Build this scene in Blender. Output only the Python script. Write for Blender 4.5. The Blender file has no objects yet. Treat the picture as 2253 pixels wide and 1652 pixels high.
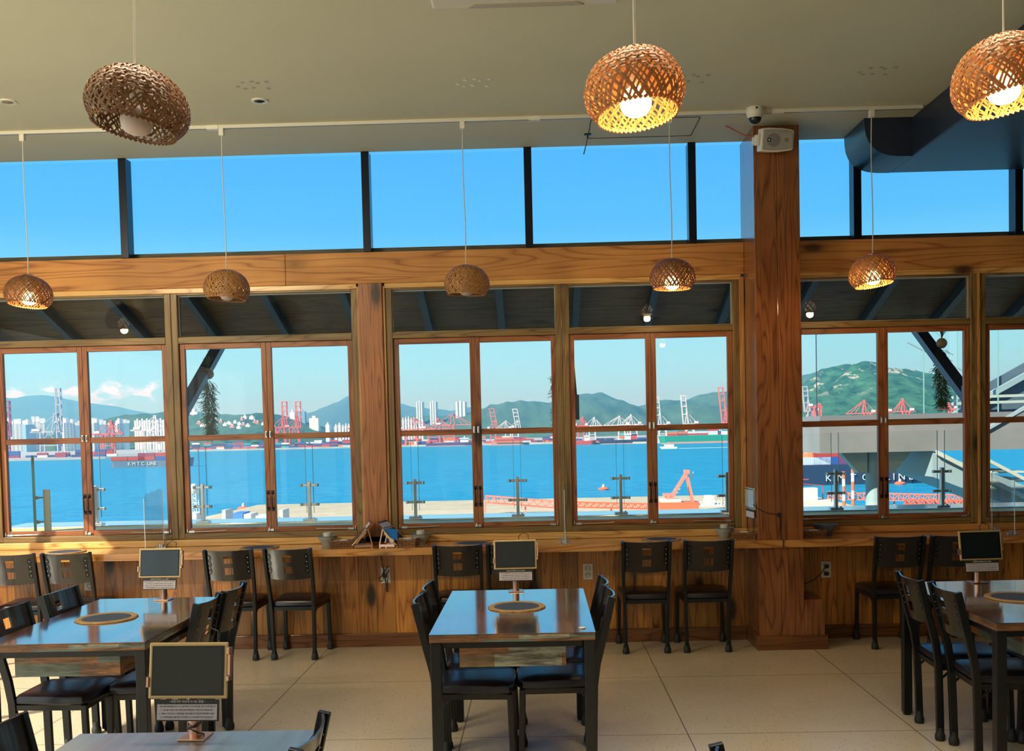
import bpy, bmesh, math, random
from mathutils import Vector, Matrix, noise
S = bpy.context.scene
COL = S.collection
R = math.radians
PI = math.pi

# ---------------------------------------------------------------- camera
F, CX, CY, EYE = 2150.0, 1145.904, 1032.65, 1.68
cr = Vector((0.999586, 0.017893, -0.022548)); cu = Vector((0.021824, 0.039639, 0.998976)); cf = Vector((-0.018769, 0.999054, -0.039232))
C0 = Vector((0, 0, EYE))
cd = bpy.data.cameras.new('camera')
cam = bpy.data.objects.new('camera', cd); COL.objects.link(cam)
cd.sensor_width = 36; cd.sensor_fit = 'HORIZONTAL'; cd.lens = 36 * F / 2253
cd.shift_x = (1126.5 - CX) / 2253; cd.shift_y = (CY - 826) / 2253
cd.clip_start = .05; cd.clip_end = 40000
m = Matrix((cr, cu, -cf)).transposed().to_4x4(); m.translation = C0
cam.matrix_world = m
S.camera = cam

def at(px, py, Y):
    """the world point that lies on the photo's pixel, at the real distance Y from the eye"""
    d = cf * F + cr * (px - CX) - cu * (py - CY)
    return C0 + d * (Y / d.y)
def X_at(px, Y, py=960): return at(px, py, Y).x

# ---------------------------------------------------------------- view, sky, sun, added fill lamps
S.view_settings.view_transform = 'Standard'; S.view_settings.look = 'None'
S.view_settings.gamma = 1; S.view_settings.use_curve_mapping = False
S.view_settings.exposure = 0.0
S.cycles.use_denoising = True
S.cycles.max_bounces = 8; S.cycles.diffuse_bounces = 4; S.cycles.glossy_bounces = 4
S.cycles.transparent_max_bounces = 16; S.cycles.transmission_bounces = 4; S.cycles.volume_bounces = 0
S.cycles.sample_clamp_indirect = 6; S.cycles.caustics_reflective = False; S.cycles.caustics_refractive = False

class NT:
    """tiny node-tree writer"""
    def __init__(s, tree): s.t = tree; s.n = tree.nodes; s.l = tree.links
    def add(s, typ, **kw):
        nd = s.n.new(typ)
        for k, v in kw.items():
            if k.startswith('i_'):
                key = k[2:]; key = int(key) if key.isdigit() else key.replace('_', ' ')
                s.put(nd.inputs[key], v)
            else: setattr(nd, k, v)
        return nd
    def put(s, sock, v):
        if isinstance(v, bpy.types.NodeSocket): s.l.new(v, sock)
        else: sock.default_value = v
    def math(s, op, a, b=0.0, c=0.0, clamp=False):
        nd = s.n.new('ShaderNodeMath'); nd.operation = op; nd.use_clamp = clamp
        for i, v in enumerate((a, b, c)): s.put(nd.inputs[i], v)
        return nd.outputs[0]
    def ramp(s, fac, stops, interp='LINEAR'):
        nd = s.n.new('ShaderNodeValToRGB'); e = nd.color_ramp.elements; nd.color_ramp.interpolation = interp
        while len(e) < len(stops): e.new(.5)
        for q, (p, c) in zip(e, stops):
            q.position = p; q.color = (c, c, c, 1) if isinstance(c, (int, float)) else (*c[:3], 1)
        s.put(nd.inputs[0], fac); return nd.outputs[0]
    def mix(s, fac, a, b, mode='MIX'):
        nd = s.n.new('ShaderNodeMix'); nd.data_type = 'RGBA'; nd.blend_type = mode
        s.put(nd.inputs[0], fac)
        for i, v in ((6, a), (7, b)):
            s.put(nd.inputs[i], (*v, 1) if isinstance(v, tuple) and len(v) == 3 else v)
        return nd.outputs[2]
    def noise(s, vec, scale, detail=2, rough=.5, dist=0, out='Fac'):
        nd = s.add('ShaderNodeTexNoise', i_Scale=scale, i_Detail=detail, i_Roughness=rough, i_Distortion=dist)
        s.put(nd.inputs['Vector'], vec); return nd.outputs[out]
    def mapping(s, vec, scale=(1, 1, 1), loc=(0, 0, 0), rot=(0, 0, 0)):
        nd = s.add('ShaderNodeMapping'); s.put(nd.inputs['Vector'], vec)
        s.put(nd.inputs['Scale'], scale); s.put(nd.inputs['Location'], loc); s.put(nd.inputs['Rotation'], rot); return nd.outputs[0]

w = bpy.data.worlds.new('sky'); S.world = w; w.use_nodes = True
T = NT(w.node_tree); T.n.clear()
tc = T.add('ShaderNodeTexCoord'); sx = T.add('ShaderNodeSeparateXYZ'); T.l.new(tc.outputs['Generated'], sx.inputs[0])
base = T.ramp(T.math('MULTIPLY_ADD', sx.outputs[2], .5, .5), [(0, (.16, .22, .20)), (.495, (.22, .42, .48)), (.502, (.58, 1.25, 1.5)), (.52, (.50, 1.15, 1.38)), (.545, (.42, .97, 1.16)), (.60, (.13, .58, 1.08)), (.68, (.075, .45, 1.05)), (1, (.04, .25, .85))])
# a few low fair-weather clouds over the hills to the north-west
cv = T.mapping(tc.outputs['Generated'], scale=(42, 42, 80))
cn = T.noise(cv, 1.0, 6, .55)
elev = T.ramp(sx.outputs[2], [(.0, 0), (.02, .7), (.04, 1), (.054, .8), (.068, 0)])
azim = T.ramp(T.math('MULTIPLY_ADD', sx.outputs[0], .5, .5), [(.20, .8), (.26, 1), (.315, .95), (.34, .1), (.37, .3), (.40, .45), (.43, 0)])
cm = T.math('MULTIPLY', elev, azim)
cfac = T.ramp(T.math('ADD', cn, T.math('MULTIPLY_ADD', cm, .40, -.40)), [(.43, 0), (.56, 1)])
wave = T.mix(cfac, base, (1.25, 1.5, 1.8))
bg = T.add('ShaderNodeBackground', i_Strength=1.0); T.l.new(wave, bg.inputs[0])
T.l.new(bg.outputs[0], T.add('ShaderNodeOutputWorld').inputs[0])

def lamp(name, kind, loc, energy, color, rot=(0, 0, 0), **kw):
    d = bpy.data.lights.new(name, kind); d.energy = energy; d.color = color
    for k, v in kw.items(): setattr(d, k, v)
    o = bpy.data.objects.new(name, d); o.location = loc; o.rotation_euler = rot; COL.objects.link(o); return o
sd = Vector((.70, .55, -.64))
sun = lamp('sun', 'SUN', (-20, -10, 30), 9.0, (1, .90, .70), angle=R(.5))
sun.rotation_euler = sd.to_track_quat('-Z', 'Y').to_euler()
# added fill lamps: one inside the left glazing, one before the solid rear wall
lamp('left_daylight_fill', 'AREA', (-5.25, 2.0, 1.5), 90, (1, .93, .74), (0, R(-90), 0), shape='RECTANGLE', size=2.6, size_y=8.0)
lamp('rear_fill', 'AREA', (-1.5, -2.9, 1.9), 28, (1, .93, .78), (R(90), 0, 0), shape='RECTANGLE', size=7, size_y=3.4)

# added unseen strip lamp under the ceiling, brightening the window wall from the left
lamp('ceiling_fill', 'AREA', (-4.0, 2.3, 3.79), 95, (1, .84, .56), (R(80), 0, R(4)), shape='RECTANGLE', size=2.2, size_y=.12, spread=R(150))

lamp('ceiling_fill', 'AREA', (-.2, 3.4, 3.86), 48, (1, .88, .66), (0, 0, 0), shape='RECTANGLE', size=4.5, size_y=.18, spread=R(90))  # second added lamp, out of view, aimed down to lift floor and tables

# ---------------------------------------------------------------- mesh builder
class MB:
    def __init__(s): s.v = []; s.f = []; s.mi = []; s.cur = 0
    def slot(s, i): s.cur = i; return s
    def face(s, *idx): s.f.append(idx); s.mi.append(s.cur)
    def box(s, x0, x1, y0, y1, z0, z1, M=None):
        b = len(s.v)
        for z in (z0, z1):
            for x, y in ((x0, y0), (x1, y0), (x1, y1), (x0, y1)):
                p = Vector((x, y, z)); s.v.append(M @ p if M else p)
        for q in ((0, 3, 2, 1), (4, 5, 6, 7), (0, 1, 5, 4), (1, 2, 6, 5), (2, 3, 7, 6), (3, 0, 4, 7)): s.face(*[b + i for i in q])
        return s
    def cbox(s, c, sz, M=None):
        return s.box(c[0] - sz[0] / 2, c[0] + sz[0] / 2, c[1] - sz[1] / 2, c[1] + sz[1] / 2, c[2] - sz[2] / 2, c[2] + sz[2] / 2, M)
    def loft(s, rings, cap=True, closed=False):
        b = len(s.v); n = len(rings[0])
        for rg in rings: s.v += [Vector(p) for p in rg]
        k = len(rings)
        for i in range(k if closed else k - 1):
            for j in range(n):
                a, c = b + i * n, b + ((i + 1) % k) * n
                s.face(a + j, a + (j + 1) % n, c + (j + 1) % n, c + j)
        if cap and not closed:
            s.face(*[b + j for j in range(n)][::-1]); s.face(*[b + (k - 1) * n + j for j in range(n)])
        return s
    def sweep(s, pts, prof, up=Vector((0, 0, 1)), closed=False):
        """sweep a 2-D profile along a path"""
        pts = [Vector(p) for p in pts]; rings = []; n = len(pts)
        for i, p in enumerate(pts):
            a = pts[(i - 1) % n] if (i or closed) else p; c = pts[(i + 1) % n] if (i < n - 1 or closed) else p
            t = (c - a).normalized(); u = up
            if abs(t.dot(u)) > .98: u = Vector((0, 1, 0)) if abs(up.y) < .9 else Vector((1, 0, 0))
            sd_ = t.cross(u).normalized(); nn = sd_.cross(t)
            rings.append([p + sd_ * q[0] + nn * q[1] for q in prof])
        return s.loft(rings, closed=closed)
    def tube(s, pts, r, n=8, closed=False, up=Vector((0, 0, 1))):
        return s.sweep(pts, [(r * math.cos(2 * PI * j / n), r * math.sin(2 * PI * j / n)) for j in range(n)], up, closed)
    def bar(s, a, b, w_, h=None, up=Vector((0, 0, 1))):
        h = h or w_
        return s.sweep([a, b], [(-w_ / 2, -h / 2), (w_ / 2, -h / 2), (w_ / 2, h / 2), (-w_ / 2, h / 2)], up)
    def lathe(s, prof, n=24, c=(0, 0, 0), cap=True):
        c = Vector(c)
        return s.loft([[c + Vector((r * math.cos(2 * PI * j / n), r * math.sin(2 * PI * j / n), z)) for j in range(n)] for r, z in prof], cap)
    def prism(s, poly, a, b, axis='Y'):
        """a 2-D outline given a thickness from a to b along an axis"""
        def mk(p, q): return {'X': (q, p[0], p[1]), 'Y': (p[0], q, p[1]), 'Z': (p[0], p[1], q)}[axis]
        return s.loft([[mk(p, a) for p in poly], [mk(p, b) for p in poly]])
    def xf(s, M, start=0):
        for i in range(start, len(s.v)): s.v[i] = M @ s.v[i]
        return s
    def build(s, name, mats, parent=None, smooth=False, bevel=0, loc=None, rot=None):
        me = bpy.data.meshes.new(name); me.from_pydata([tuple(v) for v in s.v], [], s.f)
        mats = mats if isinstance(mats, (list, tuple)) else [mats]
        for q in mats: me.materials.append(q)
        if len(mats) > 1:
            for p, i in zip(me.polygons, s.mi): p.material_index = i
        bm = bmesh.new(); bm.from_mesh(me); bmesh.ops.recalc_face_normals(bm, faces=bm.faces); bm.to_mesh(me); bm.free()
        if smooth:
            for p in me.polygons: p.use_smooth = True
            me.set_sharp_from_angle(angle=R(40))
        o = bpy.data.objects.new(name, me); COL.objects.link(o)
        if bevel:
            bv = o.modifiers.new('bevel', 'BEVEL'); bv.width = bevel; bv.segments = 2; bv.limit_method = 'ANGLE'
        if parent: o.parent = parent
        if loc: o.location = loc
        if rot: o.rotation_euler = rot
        return o

def thing(name, label, cat, loc=(0, 0, 0), rz=0, group=None):
    o = bpy.data.objects.new(name, None); o.empty_display_size = .1; COL.objects.link(o)
    o.location = loc; o.rotation_euler = (0, 0, rz); return tag(o, label, cat, group)
def tag(o, label, cat, group=None):
    o['label'] = label; o['category'] = cat
    if group: o['group'] = group
    return o
def struct(o, label=None):
    o['kind'] = 'structure'
    if label: o['label'] = label
    return o
def copy_tree(o, parent=None):
    c = o.copy(); COL.objects.link(c); c.parent = parent
    for ch in list(o.children): copy_tree(ch, c)
    return c
def dup(o, loc, rz, label, group=None):
    c = copy_tree(o); c.location = loc; c.rotation_euler = (0, 0, rz); c['label'] = label
    if group: c['group'] = group
    return c
def write(name, text, size, M, mt, parent=None, depth=.0006, align='CENTER'):
    cu_ = bpy.data.curves.new(name, 'FONT'); cu_.body = text; cu_.size = size; cu_.extrude = depth
    cu_.align_x = align; cu_.align_y = 'CENTER'; cu_.resolution_u = 2
    t = bpy.data.objects.new('tmp', cu_); COL.objects.link(t)
    me = bpy.data.meshes.new_from_object(t.evaluated_get(bpy.context.evaluated_depsgraph_get()))
    bpy.data.objects.remove(t); me.name = name
    me.transform(M); me.materials.clear(); me.materials.append(mt)
    o = bpy.data.objects.new(name, me); COL.objects.link(o)
    if parent: o.parent = parent
    return o
UPR = Matrix.Rotation(R(90), 4, 'X')      # lays a text in the x-z plane, facing -y

# ---------------------------------------------------------------- materials
def principled(name):
    mt = bpy.data.materials.new(name); mt.use_nodes = True
    return mt, NT(mt.node_tree), mt.node_tree.nodes['Principled BSDF']
def mat(name, c, rough=.5, metal=0, spec=.5, var=0, vscale=20, bump=0, coat=0, emit=None, es=0):
    mt, t, b = principled(name)
    b.inputs['Base Color'].default_value = (*c, 1); b.inputs['Roughness'].default_value = rough
    b.inputs['Metallic'].default_value = metal; b.inputs['Specular IOR Level'].default_value = spec
    b.inputs['Coat Weight'].default_value = coat; b.inputs['Coat Roughness'].default_value = .08
    if emit: b.inputs['Emission Color'].default_value = (*emit, 1); b.inputs['Emission Strength'].default_value = es
    if var or bump:
        co = t.add('ShaderNodeTexCoord').outputs['Object']
        nz = t.noise(co, vscale, 4, .6)
        if var:
            lo = tuple(x * (1 - var) for x in c); hi = tuple(min(1, x * (1 + var)) for x in c)
            t.l.new(t.ramp(nz, [(.3, lo), (.7, hi)]), b.inputs['Base Color'])
        if bump:
            bp = t.add('ShaderNodeBump', i_Strength=bump, i_Distance=.01); t.l.new(nz, bp.inputs['Height']); t.l.new(bp.outputs[0], b.inputs['Normal'])
    return mt

def wood(name, axis, light, mid, dark, plank=None, pw=.15, rough=.35, coat=.3, knots=1.0, seam=True, contrast=1.0, scale=1.0, var=.35):
    """pine-like boards: contour-line grain, knots, per-board tone. axis: grain direction; plank: axis across which boards repeat"""
    mt, t, b = principled(name)
    co = t.add('ShaderNodeTexCoord').outputs['Object']
    sp = t.add('ShaderNodeSeparateXYZ'); t.l.new(co, sp.inputs[0])
    rnd = None; vec = co
    if plank is not None:
        q = t.math('DIVIDE', sp.outputs[plank], pw); fl = t.math('FLOOR', q); fr = t.math('FRACT', q)
        wn = t.add('ShaderNodeTexWhiteNoise', noise_dimensions='1D'); t.l.new(fl, wn.inputs['W']); rnd = wn.outputs[0]
        cb = t.add('ShaderNodeCombineXYZ'); t.put(cb.inputs[axis], t.math('MULTIPLY', rnd, 37.0)); t.put(cb.inputs[(axis + 1) % 3], t.math('MULTIPLY', rnd, 11.0))
        va = t.add('ShaderNodeVectorMath', operation='ADD'); t.l.new(co, va.inputs[0]); t.l.new(cb.outputs[0], va.inputs[1]); vec = va.outputs[0]
    sc = [9.5 * scale] * 3; sc[axis] = .75 * scale
    big = t.noise(t.mapping(vec, tuple(sc)), 1.0, 1.5, .4, .25)
    rings = t.math('PINGPONG', t.math('MULTIPLY', big, 20.0), 1.0)
    line = t.ramp(rings, [(0, 0), (.6, .1), (.85, .45), (.98, .85)])
    sf = [60] * 3; sf[axis] = 1.6
    fine = t.noise(t.mapping(vec, tuple(sf)), 1.0, 3, .6)
    g = t.math('MULTIPLY_ADD', fine, .5, t.math('MULTIPLY', line, .62 * contrast))
    col = t.ramp(g, [(.2, light), (.5, mid), (.95, dark)])
    soft = t.noise(t.mapping(vec, tuple([2.2] * 3)), 1.0, 2, .5)
    col = t.mix(t.ramp(soft, [(.35, 0), (.7, .55)]), col, tuple(x * .62 for x in mid), 'MIX')
    if knots:
        sk = [7.0] * 3; sk[axis] = 2.9
        vo = t.add('ShaderNodeTexVoronoi'); t.l.new(t.mapping(vec, tuple(sk)), vo.inputs['Vector']); t.put(vo.inputs['Scale'], .62)
        kn = t.ramp(vo.outputs['Distance'], [(.10, 1), (.15, .85), (.20, .35), (.30, 0)])
        sel = t.add('ShaderNodeSeparateColor'); t.l.new(vo.outputs['Color'], sel.inputs[0])
        kn = t.math('MULTIPLY', kn, t.ramp(sel.outputs[0], [(1 - .5 * knots, 0), (1.02 - .5 * knots, 1)]))
        col = t.mix(kn, col, (dark[0] * .22, dark[1] * .2, dark[2] * .3))
    if rnd is not None:
        col = t.mix(1.0, col, t.ramp(rnd, [(0, 1 - var), (1, 1 + var * .35)]), 'MULTIPLY')
        if seam:
            sm = t.ramp(t.math('ABSOLUTE', t.math('SUBTRACT', fr, .5)), [(.485, 0), (.495, 1)])
            col = t.mix(sm, col, tuple(x * .15 for x in dark))
    t.l.new(col, b.inputs['Base Color'])
    b.inputs['Roughness'].default_value = rough; b.inputs['Coat Weight'].default_value = coat; b.inputs['Coat Roughness'].default_value = .12
    bp = t.add('ShaderNodeBump', i_Strength=.12, i_Distance=.002); t.l.new(g, bp.inputs['Height']); t.l.new(bp.outputs[0], b.inputs['Normal'])
    return mt

def glass(name, tint=(.97, .99, 1), fmul=1.0, rough=0.0, base=.015):
    """thin architectural pane: see-through with an angle-dependent mirror"""
    mt = bpy.data.materials.new(name); mt.use_nodes = True; t = NT(mt.node_tree); t.n.clear()
    lw_ = t.add('ShaderNodeLayerWeight', i_Blend=.5)
    f2 = t.math('MULTIPLY_ADD', t.math('POWER', lw_.outputs['Facing'], 5.0), .9 * fmul, base, clamp=True)
    tr = t.add('ShaderNodeBsdfTransparent', i_Color=(*tint, 1)); gl = t.add('ShaderNodeBsdfGlossy', i_Roughness=rough)
    mx = t.add('ShaderNodeMixShader'); t.l.new(f2, mx.inputs[0]); t.l.new(tr.outputs[0], mx.inputs[1]); t.l.new(gl.outputs[0], mx.inputs[2])
    t.l.new(mx.outputs[0], t.add('ShaderNodeOutputMaterial').inputs[0]); return mt
O_L, O_M, O_D = (.56, .25, .065), (.36, .125, .03), (.11, .028, .008)
W_beam = wood('pine_beam', 0, (.66, .31, .085), (.50, .20, .05), (.20, .055, .015), rough=.55, coat=0, scale=.8)
W_post = wood('pine_post', 2, (.44, .17, .06), (.32, .105, .035), (.12, .028, .01), rough=.36, coat=.25, knots=.9)
W_pill = wood('pine_pillar', 2, (.33, .12, .036), (.22, .07, .02), (.07, .018, .006), plank=0, pw=.1675, rough=.22, coat=.5, knots=1.2, var=.1, seam=False)
W_wain = wood('pine_wainscot', 2, (.68, .29, .05), (.47, .165, .026), (.14, .032, .007), plank=0, pw=.145, rough=.34, coat=.3, knots=1.6, var=.5)
W_cnt = wood('pine_counter', 0, (.68, .33, .09), (.52, .21, .05), (.20, .06, .015), rough=.16, coat=.8, knots=.8, plank=1, pw=.21, var=.15)
W_trim = wood('pale_trim', 0, (.84, .52, .18), (.66, .35, .10), (.28, .10, .03), rough=.35, coat=.2, knots=.3)
W_trimv = wood('pale_trim_upright', 2, (.60, .32, .10), (.44, .20, .06), (.2, .07, .02), rough=.35, coat=.2, knots=.3)
W_fr = wood('olive_frame', 0, (.27, .17, .055), (.18, .105, .035), (.08, .035, .012), rough=.4, coat=.1, knots=.8)
W_frv = wood('olive_frame_upright', 2, (.27, .17, .055), (.18, .105, .035), (.08, .035, .012), rough=.4, coat=.1, knots=.6)
W_sash = wood('red_brown_sash', 0, (.38, .14, .045), (.26, .075, .022), (.10, .022, .008), rough=.4, coat=.15, knots=.6)
W_sashv = wood('red_brown_sash_upright', 2, (.38, .14, .045), (.26, .075, .022), (.10, .022, .008), rough=.4, coat=.15, knots=.5)
W_base = wood('brown_skirting', 0, (.23, .085, .022), (.14, .045, .012), (.04, .012, .004), rough=.35, coat=.3, knots=.3)
M_glass = glass('window_glass'); M_glass_hi = glass('clerestory_glass', (.90, .97, 1))
M_rail_glass = glass('balustrade_glass', (.965, .99, .985), 1.0, .01, .02); M_edge = mat('glass_edge', (.22, .42, .42), .2)
M_acryl = glass('acrylic', (.95, .97, .98), 1.2, .01, .05); M_acedge = mat('acrylic_edge', (.75, .8, .8), .3)
M_blk = mat('black_steel', (.005, .006, .008), .35, 0, .4); M_alu = mat('dark_anodised', (.012, .016, .03), .25, .6)
M_chrome = mat('chrome', (.75, .75, .76), .18, 1); M_steel = mat('brushed_steel', (.62, .62, .6), .3, 1)
M_rubber = mat('rubber', (.012, .012, .012), .6)
M_white = mat('white_plastic', (.72, .70, .64), .4); M_pwhite = mat('white_enamel', (.66, .64, .56), .45)
M_gold = mat('champagne_bezel', (.60, .42, .20), .3, .35); M_rose = mat('rose_gold', (.72, .42, .30), .25, .9)
M_screen = mat('dark_glass_screen', (.006, .012, .012), .08, 0, .5); M_bezel = mat('screen_border', (.004, .004, .005), .2)
M_paper = mat('card_white', (.62, .55, .60), .5); M_paperblk = mat('card_black', (.02, .018, .018), .5); M_ink = mat('ink', (.01, .01, .015), .6); M_inkw = mat('ink_white', (.8, .8, .8), .6)
M_cable = mat('black_cable', (.01, .01, .011), .45)

# ---------------------------------------------------------------- ceiling and floor
mt, t, b = principled('painted_ceiling')
co = t.add('ShaderNodeTexCoord').outputs['Object']
t.l.new(t.ramp(t.noise(co, 1.2, 3, .5), [(.3, (.57, .585, .45)), (.7, (.61, .62, .48))]), b.inputs['Base Color']); b.inputs['Roughness'].default_value = .7
M_ceil = mt
struct(MB().box(-5.3, 7, -3, 7.69, 3.88, 4.0).build('ceiling', M_ceil))

mt, t, b = principled('terrazzo')
co = t.add('ShaderNodeTexCoord').outputs['Object']
sp = t.add('ShaderNodeSeparateXYZ'); t.l.new(co, sp.inputs[0])
def joint(o_, off, wd):
    fr = t.math('FRACT', t.math('DIVIDE', t.math('SUBTRACT', o_, off), 1.24))
    return t.ramp(t.math('ABSOLUTE', t.math('SUBTRACT', fr, .5)), [(.5 - wd, 0), (.5 - wd * .6, 1)])
j = t.math('MAXIMUM', joint(sp.outputs[0], .783 - 1.24 * 8, .0030), joint(sp.outputs[1], 5.31 - 1.24 * 8, .0022))
v1 = t.add('ShaderNodeTexVoronoi', i_Scale=62.0); t.l.new(t.mapping(co, (1, 1, 1)), v1.inputs['Vector'])
chip = t.ramp(v1.outputs['Distance'], [(.14, 1), (.24, 0)])
sel = t.add('ShaderNodeSeparateColor'); t.l.new(v1.outputs['Color'], sel.inputs[0])
chip = t.math('MULTIPLY', chip, t.ramp(sel.outputs[0], [(.55, 0), (.6, 1)]))
basec = t.mix(t.noise(co, 3.0, 4, .6), (.66, .56, .41), (.76, .67, .50))
basec = t.mix(t.math('MULTIPLY', t.noise(co, 160, 2, .6), .35), basec, (.40, .30, .19))
c1 = t.mix(t.math('MULTIPLY', chip, .85), basec, (.15, .09, .05))
c1 = t.mix(j, c1, (.06, .035, .02)); t.l.new(c1, b.inputs['Base Color'])
b.inputs['Roughness'].default_value = .24; b.inputs['Specular IOR Level'].default_value = .5
M_floor = mt
struct(MB().box(-5.3, 7, -3, 7.8, -.12, 0).build('floor', M_floor))
M_wall = mat('plaster_wall', (.55, .50, .40), .8, var=.05)
# side and rear walls, the left one with a glazed opening where the sun enters
wl = MB(); wl.box(-5.5, -5.3, -3, -2.6, 0, 3.88).box(-5.5, -5.3, 7.25, 7.9, 0, 3.88).box(-5.5, -5.3, -2.6, 7.25, 2.75, 3.88)
struct(wl.build('wall_left', M_wall))
struct(MB().box(7, 7.2, -3, 7.9, 0, 3.88).build('wall_right', mat('grey_wall', (.22, .20, .17), .8)))
struct(MB().box(-5.5, 7.2, -3.2, -3, 0, 3.88).build('wall_rear', M_wall))
# sun bars: glazing bars of the left opening cast the broken patches on the sill
lb = MB()
for y in (-1.4, 0, 1.4, 2.8, 4.2, 5.6, 6.55): lb.box(-5.46, -5.40, y - .025, y + .025, 0, 2.75)
for z in (.9,): lb.box(-5.46, -5.40, -2.6, 7.25, z - .025, z + .025)
lw = struct(lb.build('window_15', M_alu))
struct(MB().box(-5.435, -5.425, -2.59, 7.24, .01, 2.74).build('pane', M_glass, lw)); lw.children[0].pop('kind', None)

# ---------------------------------------------------------------- window wall
YW = 7.68
fw_ = MB(); fw_.box(-5.3, 7, YW, YW + .12, 0, .775)
struct(fw_.build('wall_front', W_wain))
struct(MB().box(-5.3, 1.605, YW - .022, YW, 0, .105).build('baseboard_front', W_base, bevel=.004))
struct(MB().box(2.125, 7, YW - .022, YW, 0, .105).build('baseboard_right', W_base, bevel=.004))
bb = MB(); bb.box(1.605, 2.13, 7.28, 7.30, 0, .105); bb.box(1.605, 1.625, 7.30, YW - .022, 0, .105); bb.box(2.112, 2.13, 7.30, YW - .022, 0, .105)
struct(bb.build('baseboard_pillar', W_base, bevel=.003))
# the great beam, in three boards
for i, (a, c) in enumerate(((-5.3, -1.955), (-1.953, 1.625), (1.96, 7))):
    struct(MB().box(a, c, YW, YW + .1, 2.862, 3.105).build('trim_%d' % (i + 1), W_beam, bevel=.004))
for i, (a, c) in enumerate(((-5.3, -1.402), (-1.183, 1.60), (1.985, 7))):
    struct(MB().box(a, c, YW + .006, YW + .1, 2.822, 2.862).build('trim_%d' % (i + 4), W_trim, bevel=.004))
# apron under the windows, in two boards
for i, (a, c) in enumerate(((-5.3, 1.625), (1.96, 7))):
    o = struct(MB().box(a, c, YW - .012, YW + .1, .825, .878).build('trim_%d' % (i + 7), W_trim if not i else W_beam, bevel=.005))
# the middle post with its pale edge strips
struct(MB().box(-1.385, -1.20, YW - .012, YW + .1, .828, 2.862).build('trim_9', W_post, bevel=.004))
es_ = MB(); es_.box(-1.402, -1.386, YW + .004, YW + .1, .878, 2.84); es_.box(-1.199, -1.180, YW + .004, YW + .1, .878, 2.84); es_.box(1.585, 1.622, YW + .0, YW + .1, .878, 2.84); es_.box(1.962, 1.985, YW + .0, YW + .1, .878, 2.84)
es_.box(3.428, 3.446, YW + .004, YW + .1, .878, 2.84)
struct(es_.build('trim_10', W_trimv, bevel=.002))
# the free-standing pillar: two boards wide, running to the ceiling, with a low boxed foot on its right
struct(MB().box(1.625, 1.7915, 7.30, YW + .1, 0, 3.88).box(1.7935, 1.96, 7.30, YW + .1, 0, 3.88).build('trim_11', W_pill, bevel=.003))
struct(MB().box(1.961, 2.112, 7.301, YW - .002, 0, .372).build('trim_12', W_pill, bevel=.003))

M_crack = mat('shadow_gap', (.02, .01, .005), .9)
NW = 0
def sash(parent, x0, x1, hand):
    """one opening sash: rails, stiles, a glazing bar, two panes, a pull, a stay"""
    sb = MB(); st = .040; y0, y1 = 7.722, 7.758
    sb.slot(1).box(x0, x0 + st, y0, y1, .925, 2.428); sb.box(x1 - st, x1, y0, y1, .925, 2.428); sb.slot(0)
    sb.box(x0 + st, x1 - st, y0, y1, .925, .966); sb.box(x0 + st, x1 - st, y0, y1, 2.385, 2.428); sb.box(x0 + st, x1 - st, y0 + .004, y1 - .004, 1.66, 1.705)
    so = sb.build('sash', [W_sash, W_sashv], parent, bevel=.003)
    for z0, z1 in ((.966, 1.66), (1.705, 2.385)):
        MB().box(x0 + st, x1 - st, 7.744, 7.748, z0, z1).build('pane', M_glass, so)
    hx = x1 - .018 if hand > 0 else x0 + .018
    h = MB(); h.tube([(hx, 7.722, 1.235), (hx, 7.70, 1.228), (hx, 7.695, 1.20), (hx, 7.695, 1.145), (hx, 7.70, 1.117), (hx, 7.722, 1.11)], .0055, 6)
    h.cbox((hx, 7.72, 1.24), (.022, .006, .028)); h.cbox((hx, 7.72, 1.105), (.022, .006, .028)); h.build('handle', M_blk, so, smooth=True)
    lt = MB(); lx = x1 - .015 if hand > 0 else x0 + .016
    lt.cbox((lx, 7.716, 1.70), (.018, .012, .055)); lt.cbox((lx, 7.706, 1.70), (.008, .01, .034)); lt.build('latch', M_steel, so, bevel=.003)
    a0, a1 = (x0 + .05, x0 + .33) if hand > 0 else (x1 - .33, x1 - .05)
    sy = MB(); sy.tube([(a0, 7.712, .936), (a0 + (a1 - a0) * .7, 7.708, .94), (a1, 7.712, .943)] if hand > 0 else [(a1, 7.712, .936), (a1 - (a1 - a0) * .7, 7.708, .94), (a0, 7.712, .943)], .0042, 6)
    e = a0 if hand > 0 else a1
    sy.cbox((e, 7.714, .938), (.045, .012, .016)); sy.cbox((e - .035 * (1 if hand > 0 else -1), 7.714, .945), (.006, .008, .028)); sy.build('stay', M_steel, so, smooth=True)
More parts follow.
